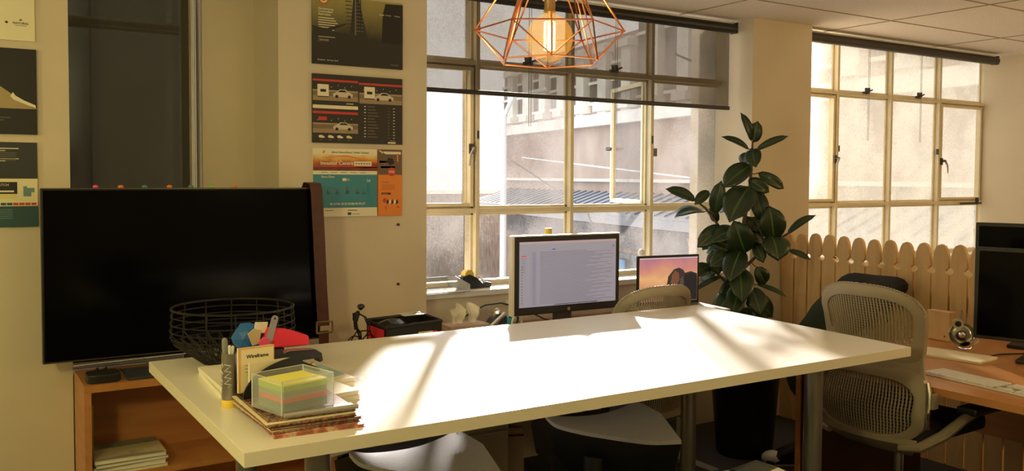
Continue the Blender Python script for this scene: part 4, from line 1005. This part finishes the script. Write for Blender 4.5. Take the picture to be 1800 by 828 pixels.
# small cyclist figurine on a speaker
s = thing('small_speaker', 'small black box at the left end of the window desk', 'box', (1.325, 3.22, DZ))
MB().box((0, 0, .02), (.11, .09, .04), M['black'], bev=.004).build('case', s); MB().box((0, -.0455, .02), (.09, .002, .028), M['blackm']).build('grille', s)
fg = thing('cyclist_figurine', 'black wire figurine of a cyclist in a helmet beside the black crate', 'figurine', (1.335, 3.22, DZ+.0405))
B_ = M['blackm']
b = MB()
for x in (-.030, .030): b.tube([(x+.026*math.cos(t*PI/12), 0, .028+.026*math.sin(t*PI/12)) for t in range(24)], .0025, B_, 5, closed=True); b.build('wheel', fg) if x > 0 else None
b = MB()
for p, q in (((-.045, .036), (-.02, .072)), ((-.02, .072), (.035, .070)), ((-.02, .072), (0, .034)), ((0, .034), (-.045, .036)), ((0, .034), (.035, .070)), ((.035, .07), (.045, .036)), ((.035, .07), (.032, .086))): b.tube([(p[0], 0, p[1]), (q[0], 0, q[1])], .0026, B_, 6)
b.tube([(.030, -.014, .088), (.030, .014, .088)], .002, B_, 5); b.sphere((0, 0, .034), .008, B_, 8); b.build('bicycle_frame', fg)
b = MB().tube([(-.022, 0, .080), (-.026, 0, .105), (-.022, 0, .135), (-.012, 0, .150)], [.009, .008, .013, .006], B_, 8)
for sy in (-.010, .010):
    b.tube([(-.020, sy, .082), (-.008, sy, .066), (-.006, sy, .036)], .0035, B_, 6); b.tube([(-.016, sy, .142), (.014, sy, .125), (.028, sy, .092)], .0026, B_, 6)
b.box((-.026, 0, .128), (.014, .022, .030), B_); b.build('rider', fg, smooth=True)
b = MB().sphere((-.004, 0, .162), .010, B_, 10).sphere((-.003, 0, .167), .0145, M['dark'], 10, (1.15, .9, .75)); b.build('helmet', fg, smooth=True)
# crate
cr = thing('storage_crate', 'black crate with a red left side, full of dark bags, on the window desk', 'crate', (1.525, 3.24, DZ), .03)
b = MB(); cw, cd, ch = .245, .17, .135
b.box((0, 0, .003), (cw, cd, .006), M['black']); b.box((0, -cd/2, ch/2), (cw, .006, ch), M['black']); b.box((0, cd/2, ch/2), (cw, .006, ch), M['black']); b.box((cw/2, 0, ch/2), (.006, cd, ch), M['black'])
b.build('crate_body', cr); MB().box((-cw/2, 0, ch/2), (.010, cd*.8, ch*.72), M['red'], bev=.003).build('side_panel', cr)
b = MB().tube([(-cw/2, -cd/2, ch-.01), (cw/2, -cd/2, ch+.0), (cw/2, cd/2, ch+.006), (-cw/2, cd/2, ch)], .007, M['black'], 8, closed=True); b.build('rim', cr)
MB().box((.06, -cd/2-.004, ch*.55), (.085, .004, .05), M['cream']).box((.092, -cd/2-.0045, ch*.55), (.02, .005, .05), M['red']).build('label_panel', cr)
o = faceted('black_bag', 'crumpled shiny black plastic bag in the left of the crate', 'bag', (1.468, 3.235, DZ+.112), .052, mat('shiny_black_bag', (.012, .012, .012), .25), (1.3, 1.0, .75), 9)
o = faceted('cloth_bag', 'matt black cloth bag in the right of the crate', 'bag', (1.580, 3.245, DZ+.095), .040, M['fabricb'], (1.1, 1.2, .7), 12)
b = MB().box((0, 0, .0), (.10, .06, .004), M['white']); o = b.build('white_card', loc=(1.60, 3.325, DZ+.1435)); tag(o, 'white card lying across the back rim of the crate', 'card')
# tissues
ts = thing('tissue_box', 'low tissue box with white tissues standing up, under the window', 'tissue box', (1.965, 3.535, DZ))
MB().box((0, 0, .022), (.20, .11, .044), mat('tissue_box_card', (.55, .42, .33), .6), bev=.002).build('carton', ts)
def tis(x0, w, h, ph):
    def fn(u, v):
        a = u*2-1; return Vector((x0+a*w*(.45+.55*v)*(1-.2*v*(abs(a))), .022*math.sin(a*3.2+ph)*(.3+v)+.006*math.sin(9*v), .040+h*v*(1-.25*a*a*v+.04*math.sin(a*4+ph))))
    return fn
MB().grid(tis(-.035, .052, .095, .4), 14, 8, M['paper']).build('tissue', ts, smooth=True); MB().grid(tis(.040, .040, .092, 2.2), 14, 8, M['paper']).build('tissue', ts, smooth=True)
# pen tray of oddments
jk = thing('desk_tidy', 'grey desk tidy holding a jumble of clips and cards left of the monitor', 'desk tidy', (2.158, 3.52, DZ), .1)
MB().box((0, 0, .006), (.16, .10, .012), M['grey'], bev=.003).prism([(-.08, .012), (.01, .012), (-.01, .075), (-.045, .055)], -.045, .045, M['dark'], axis=1).build('tray', jk)
tag(MB().tube([(2.055, 3.46, .725), (2.135, 3.46, .785)], .006, M['white'], 8).build('white_marker', smooth=True), 'white marker lying slanted across the desk tidy', 'marker')
def band_at(loc, r_, m, name, label, cat, ry=0, rx=PI/2):
    b = MB(); b.tube([(r_*math.cos(t*PI/9), r_*math.sin(t*PI/9), 0) for t in range(18)], .005, m, 6, closed=True); o = b.build(name, loc=loc, rot=(rx, ry, .3), smooth=True); return tag(o, label, cat)
band_at((2.195, 3.45, .735), .034, M['white'], 'white_band', 'pale round wristband in the desk tidy', 'band'); band_at((2.20, 3.485, .748), .030, M['black'], 'black_band', 'black round wristband at the right of the desk tidy', 'band')
faceted('turquoise_ball', 'crumpled turquoise wrapper in the desk tidy', 'wrapper', (2.175, 3.485, .742), .024, mat('turquoise_foil', (.05, .42, .46), .3), (1, .7, 1), 21)
faceted('silver_lump', 'crumpled silver foil at the top of the desk tidy', 'wrapper', (2.125, 3.515, .775), .022, M['chrome'], (.9, .8, 1.2), 22)
b = MB().tube([(1.99, 3.66, .72), (2.05, 3.64, .762), (2.13, 3.63, .798), (2.22, 3.63, .802), (2.32, 3.61, .775), (2.42, 3.56, .72), (2.47, 3.5, .70)], .0035, M['black'], 6); tag(b.build('power_cable', smooth=True), 'black cable looping over the desk tidy to the monitor', 'cable')
b = MB().cyl((2.30, 3.695, .79), (2.30, 3.66, .79), .016, M['sill'], 12).cyl((2.30, 3.66, .79), (2.30, 3.64, .785), .008, M['dark'], 10); tag(b.build('wall_valve', smooth=True), 'small pale pipe stub on the wall below the window sill', 'pipe')
# monitor
mo = thing('desk_monitor', 'large monitor with a black surround showing a grey list of mail', 'monitor', (2.378, 3.30, DZ), -.02)
mw, mh, mz = .580, .352, .272
MB().box((0, .012, mz), (mw, .030, mh), M['black'], bev=.006).build('casing', mo); MB().box((-mw/2-.004, .016, mz), (.010, .036, mh+.004), M['white'], bev=.003).box((0, .016, mz+mh/2+.001), (mw+.006, .034, .006), M['white']).build('side_trim', mo)
scr = mat('lit_list_screen', (.36, .37, .50), .25, emit=.42)
b = MB(); W2, H2 = .532, .292; sz = mz+.006
b.box((0, -.0045, sz), (W2, .003, H2), scr)
def px(x, z, w_, h_, m, l=.0004): b.box((-W2/2+(x+w_/2)*W2, -.006-l, sz-H2/2+(z+h_/2)*H2), (w_*W2, l, h_*H2), m)
sg = mat('screen_grey_text', (.20, .20, .30), .3, emit=.32); sd = mat('screen_dark_text', (.06, .06, .12), .3, emit=.1); sr = mat('screen_red_mark', (.60, .10, .08), .3, emit=.6); sb = mat('screen_blue_mark', (.08, .12, .6), .3, emit=.6); st_ = mat('screen_title_bar', (.50, .40, .48), .3, emit=.42); sc_ = mat('screen_side_bar', (.33, .35, .50), .3, emit=.42)
px(0, .965, 1, .035, st_); px(.015, .775, .05, .018, sr, .0008); px(.325, .868, .03, .018, sb, .0008); px(.10, 0, .09, .80, sc_)
for i in range(38):
    z_ = .835-i*.0215; w_ = .48+.32*((i*29) % 11)/11; px(.20, z_, w_, .0055, sg, .0007); px(.125, z_, .035, .0055, sg, .0007)
    if i % 2 == 0 and i > 9: px(.018, z_, .010, .010, sd, .0007)
    if i % 5 == 1: px(.90, z_, .05, .005, sg, .0007)
for i in range(7): px(.02, .74-i*.034, .035, .006, sg, .0007)
px(.35, .012, .45, .010, sd, .0007); px(.965, .885, .012, .016, sd, .0007)
b.build('screen', mo)
MB().cyl((0, -.0045, mz-mh/2+.016), (0, -.0055, mz-mh/2+.016), .008, M['steel'], 14).build('round_badge', mo)
MB().box((0, .05, .10), (.09, .03, .20), M['dark'], bev=.006).build('stand_neck', mo); MB().box((0, .03, .008), (.26, .20, .014), M['dark'], bev=.005).build('stand_base', mo)
# laptop on a riser
lp = thing('laptop', 'open laptop showing a rocky peak at sunset, right of the large monitor', 'laptop', (2.985, 3.295, DZ+.075), -.13)
MB().box((0, -.125, .008), (.362, .25, .014), M['steel'], bev=.004).build('keyboard_base', lp)
ld = MB().box((0, .01, .132), (.366, .010, .248), M['black'], bev=.004).build('lid', lp)
wp = grad_mat('sunset_wallpaper', [(0, (.40, .22, .16)), (.3, (.72, .38, .22)), (.5, (.80, .50, .26)), (.7, (.66, .30, .26)), (1, (.42, .20, .36))], 2, .03, .25, .3, emit=.55, noise=.7, nscale=7)
b = MB().box((0, .0035, .136), (.340, .003, .216), wp); pk = mat('peak_rock', (.09, .08, .12), .4, emit=.08); pk2 = mat('peak_lit_rock', (.30, .14, .10), .4, emit=.22); pk3 = mat('peak_shade', (.035, .04, .08), .4, emit=.08)
b.prism([(-.03, .03), (-.028, .09), (-.01, .115), (-.004, .150), (.03, .185), (.06, .192), (.085, .180), (.095, .165), (.13, .172), (.168, .160), (.168, .03)], .0010, .0022, pk, axis=1)
b.prism([(.010, .115), (.018, .160), (.038, .178), (.058, .165), (.062, .130), (.040, .105)], .0002, .0012, pk2, axis=1); b.prism([(.085, .03), (.095, .155), (.13, .165), (.168, .150), (.168, .03)], .0002, .0012, pk3, axis=1); b.prism([(.062, .05), (.066, .135), (.080, .150), (.088, .12), (.08, .05)], -.0004, .0008, mat('peak_mid', (.16, .15, .2), .4, emit=.15), axis=1)
b.box((0, .0008, .2415), (.340, .0015, .005), mat('menu_bar', (.70, .62, .72), .4, emit=.5)); b.build('screen', ld)
rs = thing('laptop_riser', 'dark stand lifting the laptop off the window desk', 'stand', (2.985, 3.295, DZ), -.13)
MB().box((0, -.10, .069), (.30, .22, .010), M['dark']).build('platform', rs)
for sx in (-.13, .13): MB().box((sx, -.10, .032), (.012, .20, .064), M['dark']).build('side', rs)
# on the sill
tr = thing('paper_tray', 'clear smoke-grey plastic letter tray at the left end of the sill', 'letter tray', (1.935, 3.745, .865), .05)
cl = sheer('smoked_clear_plastic', (.38, .38, .36), .45, (.85, .86, .84)); b = MB().box((0, 0, .003), (.235, .21, .004), cl)
b.prism([(-.105, 0), (.105, 0), (.105, .05), (.03, .062), (-.105, .035)], .115, .119, cl, axis=0); b.prism([(-.105, 0), (.105, 0), (.105, .05), (.03, .062), (-.105, .035)], -.119, -.115, cl, axis=0); b.box((0, .104, .028), (.235, .004, .05), cl); b.build('tray_body', tr)
b = MB().tube([(-.117, -.105, .006), (.117, -.105, .006), (.117, -.100, .036)], .0022, gl, 5); b.build('front_edge', tr)
dp = thing('tape_dispenser', 'black tape dispenser with a yellow roll on the sill', 'tape dispenser', (2.150, 3.77, .864), .1)
MB().prism([(-.085, 0), (.085, 0), (.090, .020), (.055, .028), (.035, .022), (.0, .052), (-.04, .070), (-.085, .060)], -.025, .025, M['black'], axis=1).build('body', dp, bevel=.003)
MB().cyl((-.04, -.018, .066), (-.04, .018, .066), .026, M['yellow'], 20).build('tape_roll', dp, smooth=True)
MB().tube([(.005, -.027, .062), (.045, -.027, .028)], .005, M['white'], 6).box((.078, 0, .030), (.02, .05, .006), M['steel'], rotm(0, .5, 0)).build('cutter', dp)
yb_ = thing('spray_bottle', 'tall yellow-topped bottle on the sill, its cap showing over the monitor', 'bottle', (2.607, 3.80, .865))
MB().lathe([(0, 0), (.026, 0), (.028, .006), (.028, .17), (.018, .20), (.014, .205)], M['white'], seg=20).build('bottle_body', yb_, smooth=True); MB().lathe([(.0155, .200), (.0195, .205), (.0195, .272), (.016, .278), (0, .278)], M['yellow'], seg=20).build('cap', yb_, smooth=True)
b = MB().sphere((3.262, 3.83, .985), .022, M['white'], 14).cyl((3.262, 3.83, .865), (3.262, 3.83, .97), .008, M['white'], 10); tag(b.build('desk_fan_knob', smooth=True), 'small cream ball-topped post on the sill above the laptop', 'post')

# ================================================================ RUBBER PLANT
pt = thing('rubber_plant', 'tall dark-leaved rubber plant in a black planter beside the picket fence', 'plant', (3.425, 3.20, 0))
PX = Vector((3.425, 3.20, 0))
MB().lathe([(0, 0), (.130, 0), (.140, .01), (.172, .40), (.180, .41), (.180, .43), (.165, .43), (.160, .39), (0, .39)], M['pot'], seg=36).build('planter', pt, smooth=True)
MB().lathe([(0, .40), (.08, .402), (.161, .395)], M['soil'], seg=24).build('soil', pt, smooth=True)
def cv(pts): return [Vector(p)-PX for p in pts]
stem = [(3.425, 3.20, .39), (3.437, 3.243, .683), (3.433, 3.257, .917), (3.452, 3.256, 1.152), (3.485, 3.245, 1.358), (3.495, 3.245, 1.475), (3.502, 3.247, 1.615)]
MB().tube(cv(stem), [.016, .015, .013, .011, .009, .007, .004], M['stem'], 10).build('trunk', pt, smooth=True)
brs = [[(3.433, 3.257, .90), (3.398, 3.286, 1.064), (3.343, 3.326, 1.166), (3.29, 3.363, 1.251), (3.246, 3.393, 1.292)], [(3.441, 3.253, .93), (3.509, 3.213, 1.006), (3.565, 3.181, 1.065), (3.646, 3.133, 1.121)], [(3.43, 3.25, .70), (3.382, 3.286, .858), (3.329, 3.323, .923)]]
for p in brs: MB().tube(cv(p), [.010, .008, .007, .006, .004][:len(p)], M['stem'], 8).build('branch', pt, smooth=True)
LEAVES= [((3.5, 3.249, 1.604), (3.429, 3.263, 1.743), 0.044), ((3.511, 3.248, 1.593), (3.51, 3.221, 1.7), 0.071), ((3.479, 3.252, 1.557), (3.338, 3.306, 1.619), 0.038), ((3.519, 3.234, 1.555), (3.629, 3.124, 1.624), 0.038), ((3.487, 3.236, 1.557), (3.442, 3.166, 1.463), 0.081), ((3.485, 3.265, 1.54), (3.467, 3.277, 1.475), 0.059), ((3.479, 3.234, 1.475), (3.342, 3.292, 1.358), 0.104), ((3.474, 3.244, 1.399), (3.557, 3.18, 1.335), 0.07), ((3.524, 3.225, 1.434), (3.644, 3.159, 1.353), 0.059), ((3.458, 3.22, 1.364), (3.281, 3.186, 1.189), 0.149), ((3.501, 3.229, 1.352), (3.524, 3.181, 1.178), 0.088), ((3.246, 3.393, 1.292), (3.098, 3.455, 1.35), 0.059), ((3.278, 3.363, 1.234), (3.118, 3.402, 1.211), 0.088), ((3.313, 3.364, 1.339), (3.235, 3.385, 1.269), 0.053), ((3.323, 3.331, 1.228), (3.316, 3.279, 1.393), 0.076), ((3.32, 3.345, 1.263), (3.356, 3.347, 1.174), 0.047), ((3.567, 3.153, 1.093), (3.519, 3.145, 1.267), 0.127), ((3.646, 3.133, 1.121), (3.784, 3.069, 1.218), 0.044), ((3.548, 3.152, 1.114), (3.52, 3.081, 0.993), 0.137), ((3.642, 3.121, 1.037), (3.693, 3.021, 0.993), 0.032), ((3.561, 3.206, 1.152), (3.481, 3.268, 1.166), 0.089), ((3.358, 3.308, 1.158), (3.237, 3.363, 1.05), 0.088), ((3.356, 3.338, 1.151), (3.322, 3.413, 1.028), 0.065), ((3.437, 3.224, 1.023), (3.352, 3.224, 1.191), 0.132), ((3.312, 3.321, 1.041), (3.322, 3.292, 0.914), 0.087), ((3.304, 3.339, 0.952), (3.191, 3.357, 0.909), 0.07), ((3.337, 3.331, 0.921), (3.286, 3.393, 0.877), 0.059), ((3.336, 3.289, 0.902), (3.181, 3.321, 0.835), 0.032), ((3.409, 3.228, 1.038), (3.277, 3.176, 0.888), 0.114), ((3.395, 3.229, 0.951), (3.302, 3.114, 0.791), 0.119), ((3.498, 3.199, 0.861), (3.594, 3.089, 0.805), 0.026), ((3.501, 3.215, 1.071), (3.49, 3.15, 0.977), 0.064), ((3.389, 3.245, 0.827), (3.271, 3.26, 0.717), 0.098), ((3.454, 3.198, 0.849), (3.447, 3.119, 0.711), 0.097), ((3.396, 3.221, 0.864), (3.269, 3.153, 0.709), 0.096), ((3.482, 3.262, 1.21), (3.536, 3.238, 1.033), 0.101), ((3.399, 3.315, 1.091), (3.389, 3.409, 0.981), 0.078), ((3.52, 3.222, 0.946), (3.579, 3.216, 0.854), 0.077), ((3.457, 3.287, 1.269), (3.417, 3.401, 1.23), 0.078), ((3.455, 3.262, 1.078), (3.578, 3.231, 1.097), 0.089), ((3.425, 3.29, 0.989), (3.343, 3.387, 0.964), 0.072), ((3.445, 3.206, 0.746), (3.34, 3.161, 0.587), 0.103), ((3.383, 3.244, 0.731), (3.266, 3.225, 0.583), 0.098), ((3.481, 3.2, 0.729), (3.489, 3.128, 0.578), 0.093), ((3.536, 3.226, 1.166), (3.634, 3.169, 1.152), 0.071), ((3.473, 3.275, 1.446), (3.435, 3.308, 1.393), 0.059)]
allpts = []
for line in [stem]+brs:
    for a, c in zip(line, line[1:]):
        for t in range(8): allpts.append(Vector(a).lerp(Vector(c), t/8))
VIEW = Vector((3.45, 3.25, 0)).normalized()
rl_ = random.Random(11)
def leaf(B, T, w, droop=.0):
    B, T = Vector(B), Vector(T); ax = (T-B); L_ = ax.length; ax.normalize()
    nrm = -VIEW + Vector((rl_.uniform(-.35, .35), rl_.uniform(-.35, .35), .55+rl_.uniform(-.2, .5)))
    side = ax.cross(nrm).normalized(); up = side.cross(ax).normalized()
    b = MB(); mi = b.mi(M['leaf']); ms = b.mi(M['leafs']); n = 12; rows = []
    for i in range(n+1):
        t = i/n; ww = w/2*(math.sin(PI*min(1, t*.93+.05))**.62)*(1 if t < .85 else max(0, (1-t)/.15)**.6*.9+.02)
        if i == 0: ww = .002
        cpt = B+ax*(t*L_)+up*(.10*L_*math.sin(PI*t)*1.0)-Vector((0, 0, 1))*droop*t*t*L_
        rows.append([b.bm.verts.new(cpt+side*(ww*k)+up*(abs(k)*ww*.28-.02*w*k*k*2)-PX) for k in (-1, -.5, -.07, .07, .5, 1)])
    for i in range(n):
        for k in range(5): b.face([rows[i][k], rows[i+1][k], rows[i+1][k+1], rows[i][k+1]], ms if k == 2 else mi)
    near = min(allpts, key=lambda q: (q-B).length)
    if (near-B).length > .004: b.tube([near-PX, (near.lerp(B, .5)+Vector((0, 0, -.004)))-PX, B-PX], .0028, M['stem'], 5)
    o = b.build('leaf', pt, smooth=True, recalc=False)
    q = o.modifiers.new('thick', 'SOLIDIFY'); q.thickness = .0012; return o
for B, T, w in LEAVES: leaf(B, T, w*1.06)
for i in range(30):       # the leaves behind and low in the crown
    z = rl_.uniform(.50, 1.15); a = rl_.uniform(-.4, PI+.4)-.35; c = Vector((3.437, 3.25, z)); rr_ = rl_.uniform(.10, .20)
    B = c+Vector((math.cos(a)*.03, math.sin(a)*.03, 0)); T = c+Vector((math.cos(a)*rr_, math.sin(a)*rr_*.8, rl_.uniform(-.14, .05)))
    leaf(B, T, rl_.uniform(.07, .11))

# ================================================================ PICKET FENCE
fc = thing('picket_fence', 'pine picket fence partition running from the pier toward the keyboard desk', 'fence', (4.14, 1.0, 0))
pitch = .0952; X0 = 0
def picket(yc, top, seed):
    rnd = random.Random(seed); n = 10; w = .0425+rnd.uniform(-.0008, .0008)
    right = [(w, 0), (w, top-.20), (w, top-.150)]
    right += [(w-.018*math.sin(PI*t/6), top-.152+.038*t/6) for t in range(1, 6)]
    right += [(w, top-.114), (w*.99, top-.09), (w*.90, top-.052), (w*.72, top-.026), (w*.45, top-.008), (0, top)]
    poly = [(yc+a, z) for a, z in right]+[(yc-a, z) for a, z in right[-2::-1]]
    return poly
ys = [3.545-1.0-i*pitch for i in range(19)]
for i, y_ in enumerate(ys):
    rnd = random.Random(i*7+1); b = MB(); b.prism(picket(y_, 1.094-.0006*i+rnd.uniform(-.004, .004), i), -.010, .010, M['pine'], axis=0)
    o = b.build('picket', fc)
    if i in (4, 7, 11, 12): MB().cyl((-.0112, y_+rnd.uniform(-.015, .02), .62+rnd.uniform(0, .12)), (-.0095, y_+.0, .66), .005, M['stem'], 8).build('knot', o)
for z in (.22, .80): MB().box((.022, (ys[0]+ys[-1])/2, z), (.022, ys[0]-ys[-1]+.08, .075), M['pine']).build('rail', fc)
MB().box((.05, ys[-1]+.02, .5), (.034, .06, 1.0), M['pine']).build('post', fc)

# jacket hung over the fence side
jk_ = thing('jacket', 'dark green jacket with a black hood heaped and hanging by the picket fence', 'jacket', (4.015, 3.10, 0))
def cloth(ctrs, name, m, seed, n=22):
    rnd = random.Random(seed); ph = [rnd.uniform(0, 6) for _ in range(6)]; b = MB(); mi = b.mi(m); rings = []
    for (x, y_, z, rx, ry) in ctrs:
        ring_ = []
        for k in range(n):
            a = 2*PI*k/n; f = 1+.10*math.sin(3*a+ph[0]+z*9)+.07*math.sin(5*a+ph[1]+z*17)+.04*math.sin(8*a+ph[2]-z*23)
            ring_.append(b.bm.verts.new((x+rx*math.cos(a)*f, y_+ry*math.sin(a)*f, z+.012*math.sin(2*a+ph[3]))))
        rings.append(ring_)
    for A, B in zip(rings, rings[1:]):
        for k in range(n): b.face([A[k], A[(k+1) % n], B[(k+1) % n], B[k]], mi)
    b.face(rings[0][::-1], mi); b.face(rings[-1], mi); return b.build(name, jk_, smooth=True, sub=1)
cloth([(0, .22, .16, .02, .05), (0, .22, .24, .05, .12), (0, .20, .40, .07, .17), (0, .13, .55, .08, .16), (0, .0, .64, .09, .19), (0, -.05, .70, .09, .20), (0, -.10, .77, .08, .16), (0, -.10, .86, .05, .08), (0, -.11, .88, .02, .03)], 'jacket_body', M['jacket'], 3)
cloth([(-.02, -.20, .72, .03, .06), (-.03, -.20, .76, .07, .17), (-.03, -.22, .82, .075, .21), (-.02, -.24, .88, .065, .20), (-.01, -.24, .915, .03, .13)], 'hood', M['fabricb'], 8)

# ================================================================ KEYBOARD DESK
D2 = .69
kd = thing('keyboard_desk', 'beech desk at the right edge with keyboard and black monitor', 'desk', (2.868, .80, 0))
MB().prism([(0, 0), (1.19, 0), (1.19, 1.62), (-.02, 1.62)], D2-.026, D2, M['beechx']).build('desktop', kd)
MB().box((.40, 1.585, .332), (.80, .020, .664), mat('dark_brown_panel', (.10, .035, .018), .5)).box((-.010, 1.585, .332), (.006, .022, .664), M['beech']).build('end_panel', kd)
MB().box((.60, .02, .332), (1.1, .02, .664), M['beech']).build('end_panel', kd)
MB().box((1.10, .80, .45), (.018, 1.54, .40), M['beech']).build('modesty_panel', kd)
# apple-white keyboard
kb = thing('keyboard', 'white full-size keyboard with grey gaps lying along the desk edge', 'keyboard', (3.055, 1.735, D2), -PI/2-.09)
MB().box((0, 0, .004), (.43, .116, .007), M['white'], bev=.002).build('base', kb)
b = MB(); kw = .0165
def key(x, y_, w_=.0165, h_=.0155): b.box((x, y_, .0095), (w_, h_, .0045), M['white'])
b2 = MB().box((0, 0, .0076), (.424, .110, .0006), M['greyink']); b2.build('key_bed', kb)
for r_ in range(6):
    y_ = -.046+r_*.0185
    for c in range(14):
        x = -.204+c*.0193
        if r_ == 0 and 3 <= c <= 8:
            if c == 5: key(x+.01, y_, .10)
            continue
        key(x, y_)
    for c in range(3):
        if r_ in (2,) or (r_ == 1 and c != 1): continue
        key(.082+c*.0193, y_)
    for c in range(4): key(.146+c*.0193, y_)
b.build('keys', kb)
n = MB().box((0, 0, .005), (.17, .28, .010), M['cream'], bev=.002)
o = n.build('notepad', loc=(3.42, 2.085, D2+.0003), rot=(0, 0, .15)); tag(o, 'blank cream pad lying on the desk behind the keyboard', 'pad')
b = MB().box((0, 0, .066), (.045, .115, .130), M['pine'], bev=.003).cyl((-.0235, -.035, .022), (-.022, -.035, .022), .004, M['stem'], 8)
o = b.build('wooden_block', loc=(3.73, 2.33, D2+.0005), rot=(0, 0, -.1)); tag(o, 'square pale wooden block standing against the fence behind the chair', 'block')
# round chrome desk light
cl_ = thing('clip_lamp', 'small chrome desk lamp with a round shiny head, at the corner of the monitor', 'lamp', (3.60, 2.155, D2+.0005))
vw = Vector((-.85, -.5, .06)).normalized(); rq = vw.to_track_quat('Z', 'Y').to_matrix()
def bowl_(prof, m, c, name, par):
    b = MB(); mi = b.mi(m); rings = []
    for r_, h in prof: rings.append([b.bm.verts.new(Vector(c)+rq @ Vector((r_*math.cos(2*PI*k/24), r_*math.sin(2*PI*k/24), h))) for k in range(24)])
    for A, B in zip(rings, rings[1:]):
        for k in range(24): b.face([A[k], A[(k+1) % 24], B[(k+1) % 24], B[k]], mi)
    return b.build(name, par, smooth=True)
bowl_([(.002, -.05), (.03, -.046), (.045, -.03), (.052, 0), (.050, .001), (.043, -.026), (.028, -.040), (.002, -.044)], M['chrome'], (0, 0, .062), 'reflector', cl_)
bowl_([(.001, -.02), (.012, -.018), (.018, -.004), (.016, .012), (.006, .022), (.001, .024)], M['chrome'], (0, 0, .062), 'lamp_head', cl_)
h2 = bowl_([(.001, -.01), (.018, -.008), (.024, .006), (.022, .02), (.012, .020), (.010, .008), (.001, .006)], M['chrome'], (-.01, .012, .108), 'switch_ring', cl_)
bowl_([(.001, .0), (.010, .0), (.0105, .012), (.001, .013)], M['black'], (-.01, .012, .108), 'lens', cl_)
MB().tube([(.02, -.06, .10), (.0, -.075, .05), (-.02, -.05, .012), (-.01, -.01, .004), (.03, .04, .004)], .0035, M['chrome'], 8).build('wire_stand', cl_, smooth=True); MB().tube([(.01, .01, .11), (.012, .012, .165)], .003, M['steel'], 6).build('aerial', cl_)
def dmon(label, loc, rz, w_, h_, zc, tilt):
    r = thing('desk_monitor', label, 'monitor', loc, rz); t = rotm(tilt, 0, 0)
    MB().box((0, .0, zc), (w_, .030, h_), M['black'], t, bev=.006).build('casing', r); MB().box(t @ Vector((0, -.0163, 0))+Vector((0, 0, zc)), (w_-.03, .002, h_-.03), M['blackg'], t).build('screen', r)
    MB().box((0, .05, (zc-.02)/2), (.05, .025, zc-.02), M['black']).build('stand_neck', r); MB().box((0, .04, .008), (.24, .18, .014), M['black'], bev=.004).build('stand_base', r); return r
a2 = math.atan2(-.954, .3)           # screen width direction, left edge to right edge
wd = Vector((.3, -.954, 0)).normalized(); lf = Vector((3.50, 2.045, 0)); c1 = lf+wd*.28
dmon('nearer black monitor, switched off, cut by the right edge of the photo', (c1.x, c1.y, D2+.0005), a2, .56, .368, .262, -.05)
lf2 = Vector((3.80, 2.222, 0)); c3 = lf2+wd*.26
dmon('further black monitor showing only its top behind the nearer one', (c3.x, c3.y, D2+.0005), a2, .52, .33, .365, 0)
b = MB().tube([(3.50, 2.0, D2+.004), (3.62, 2.0, D2+.004), (3.78, 1.93, D2+.004), (3.84, 1.82, D2+.012), (3.90, 1.76, D2+.004), (3.95, 1.6, D2+.004)], .003, M['black'], 6); tag(b.build('mouse_cable', smooth=True), 'thin black cable trailing across the beech desk behind the pad', 'cable')

# ================================================================ UNDER THE TABLE AND DESK
sh = thing('shoe', 'black shoe with a pale toe cap on the floor left of the desk end panel', 'shoe', (3.47, 2.93, 0), 2.6)
b = MB().prism([(-.13, 0), (.13, 0), (.14, .03), (.10, .055), (.04, .085), (-.02, .11), (-.12, .115), (-.135, .05)], -.042, .042, M['black'], axis=1); b.build('upper', sh, bevel=.018)
MB().sphere((.095, 0, .036), .05, M['white'], 16, (1.1, .92, .72)).build('toe_cap', sh, smooth=True); MB().box((0, 0, .008), (.27, .088, .016), M['grey'], bev=.006).build('sole', sh)
bg_ = thing('paper_bag', 'tan folded paper bag under the window desk, seen between the stools', 'bag', (2.02, 3.30, 0), .3)
MB().prism([(-.10, 0), (.10, 0), (.085, .30), (-.075, .33)], -.055, .055, mat('tan_kraft_paper', (.42, .32, .20), .8), axis=1).build('bag_body', bg_); MB().prism([(-.082, .295), (.090, .262), (.087, .272), (-.081, .305)], -.0565, .0565, M['leather'], axis=1).build('fold', bg_)
cb_ = thing('desk_pedestal', 'pale grey drawer pedestal under the left of the window desk', 'pedestal', (1.64, 3.18, 0))
MB().box((0, .0, .30), (.38, .50, .58), M['chairb'], bev=.004).build('body', cb_)
for z in (.14, .34, .51):
    dr = MB().box((0, -.256, z), (.36, .012, .16), M['chairb'], bev=.003).build('drawer', cb_); MB().box((0, -.268, z+.05), (.10, .012, .012), M['dark']).build('handle', dr)
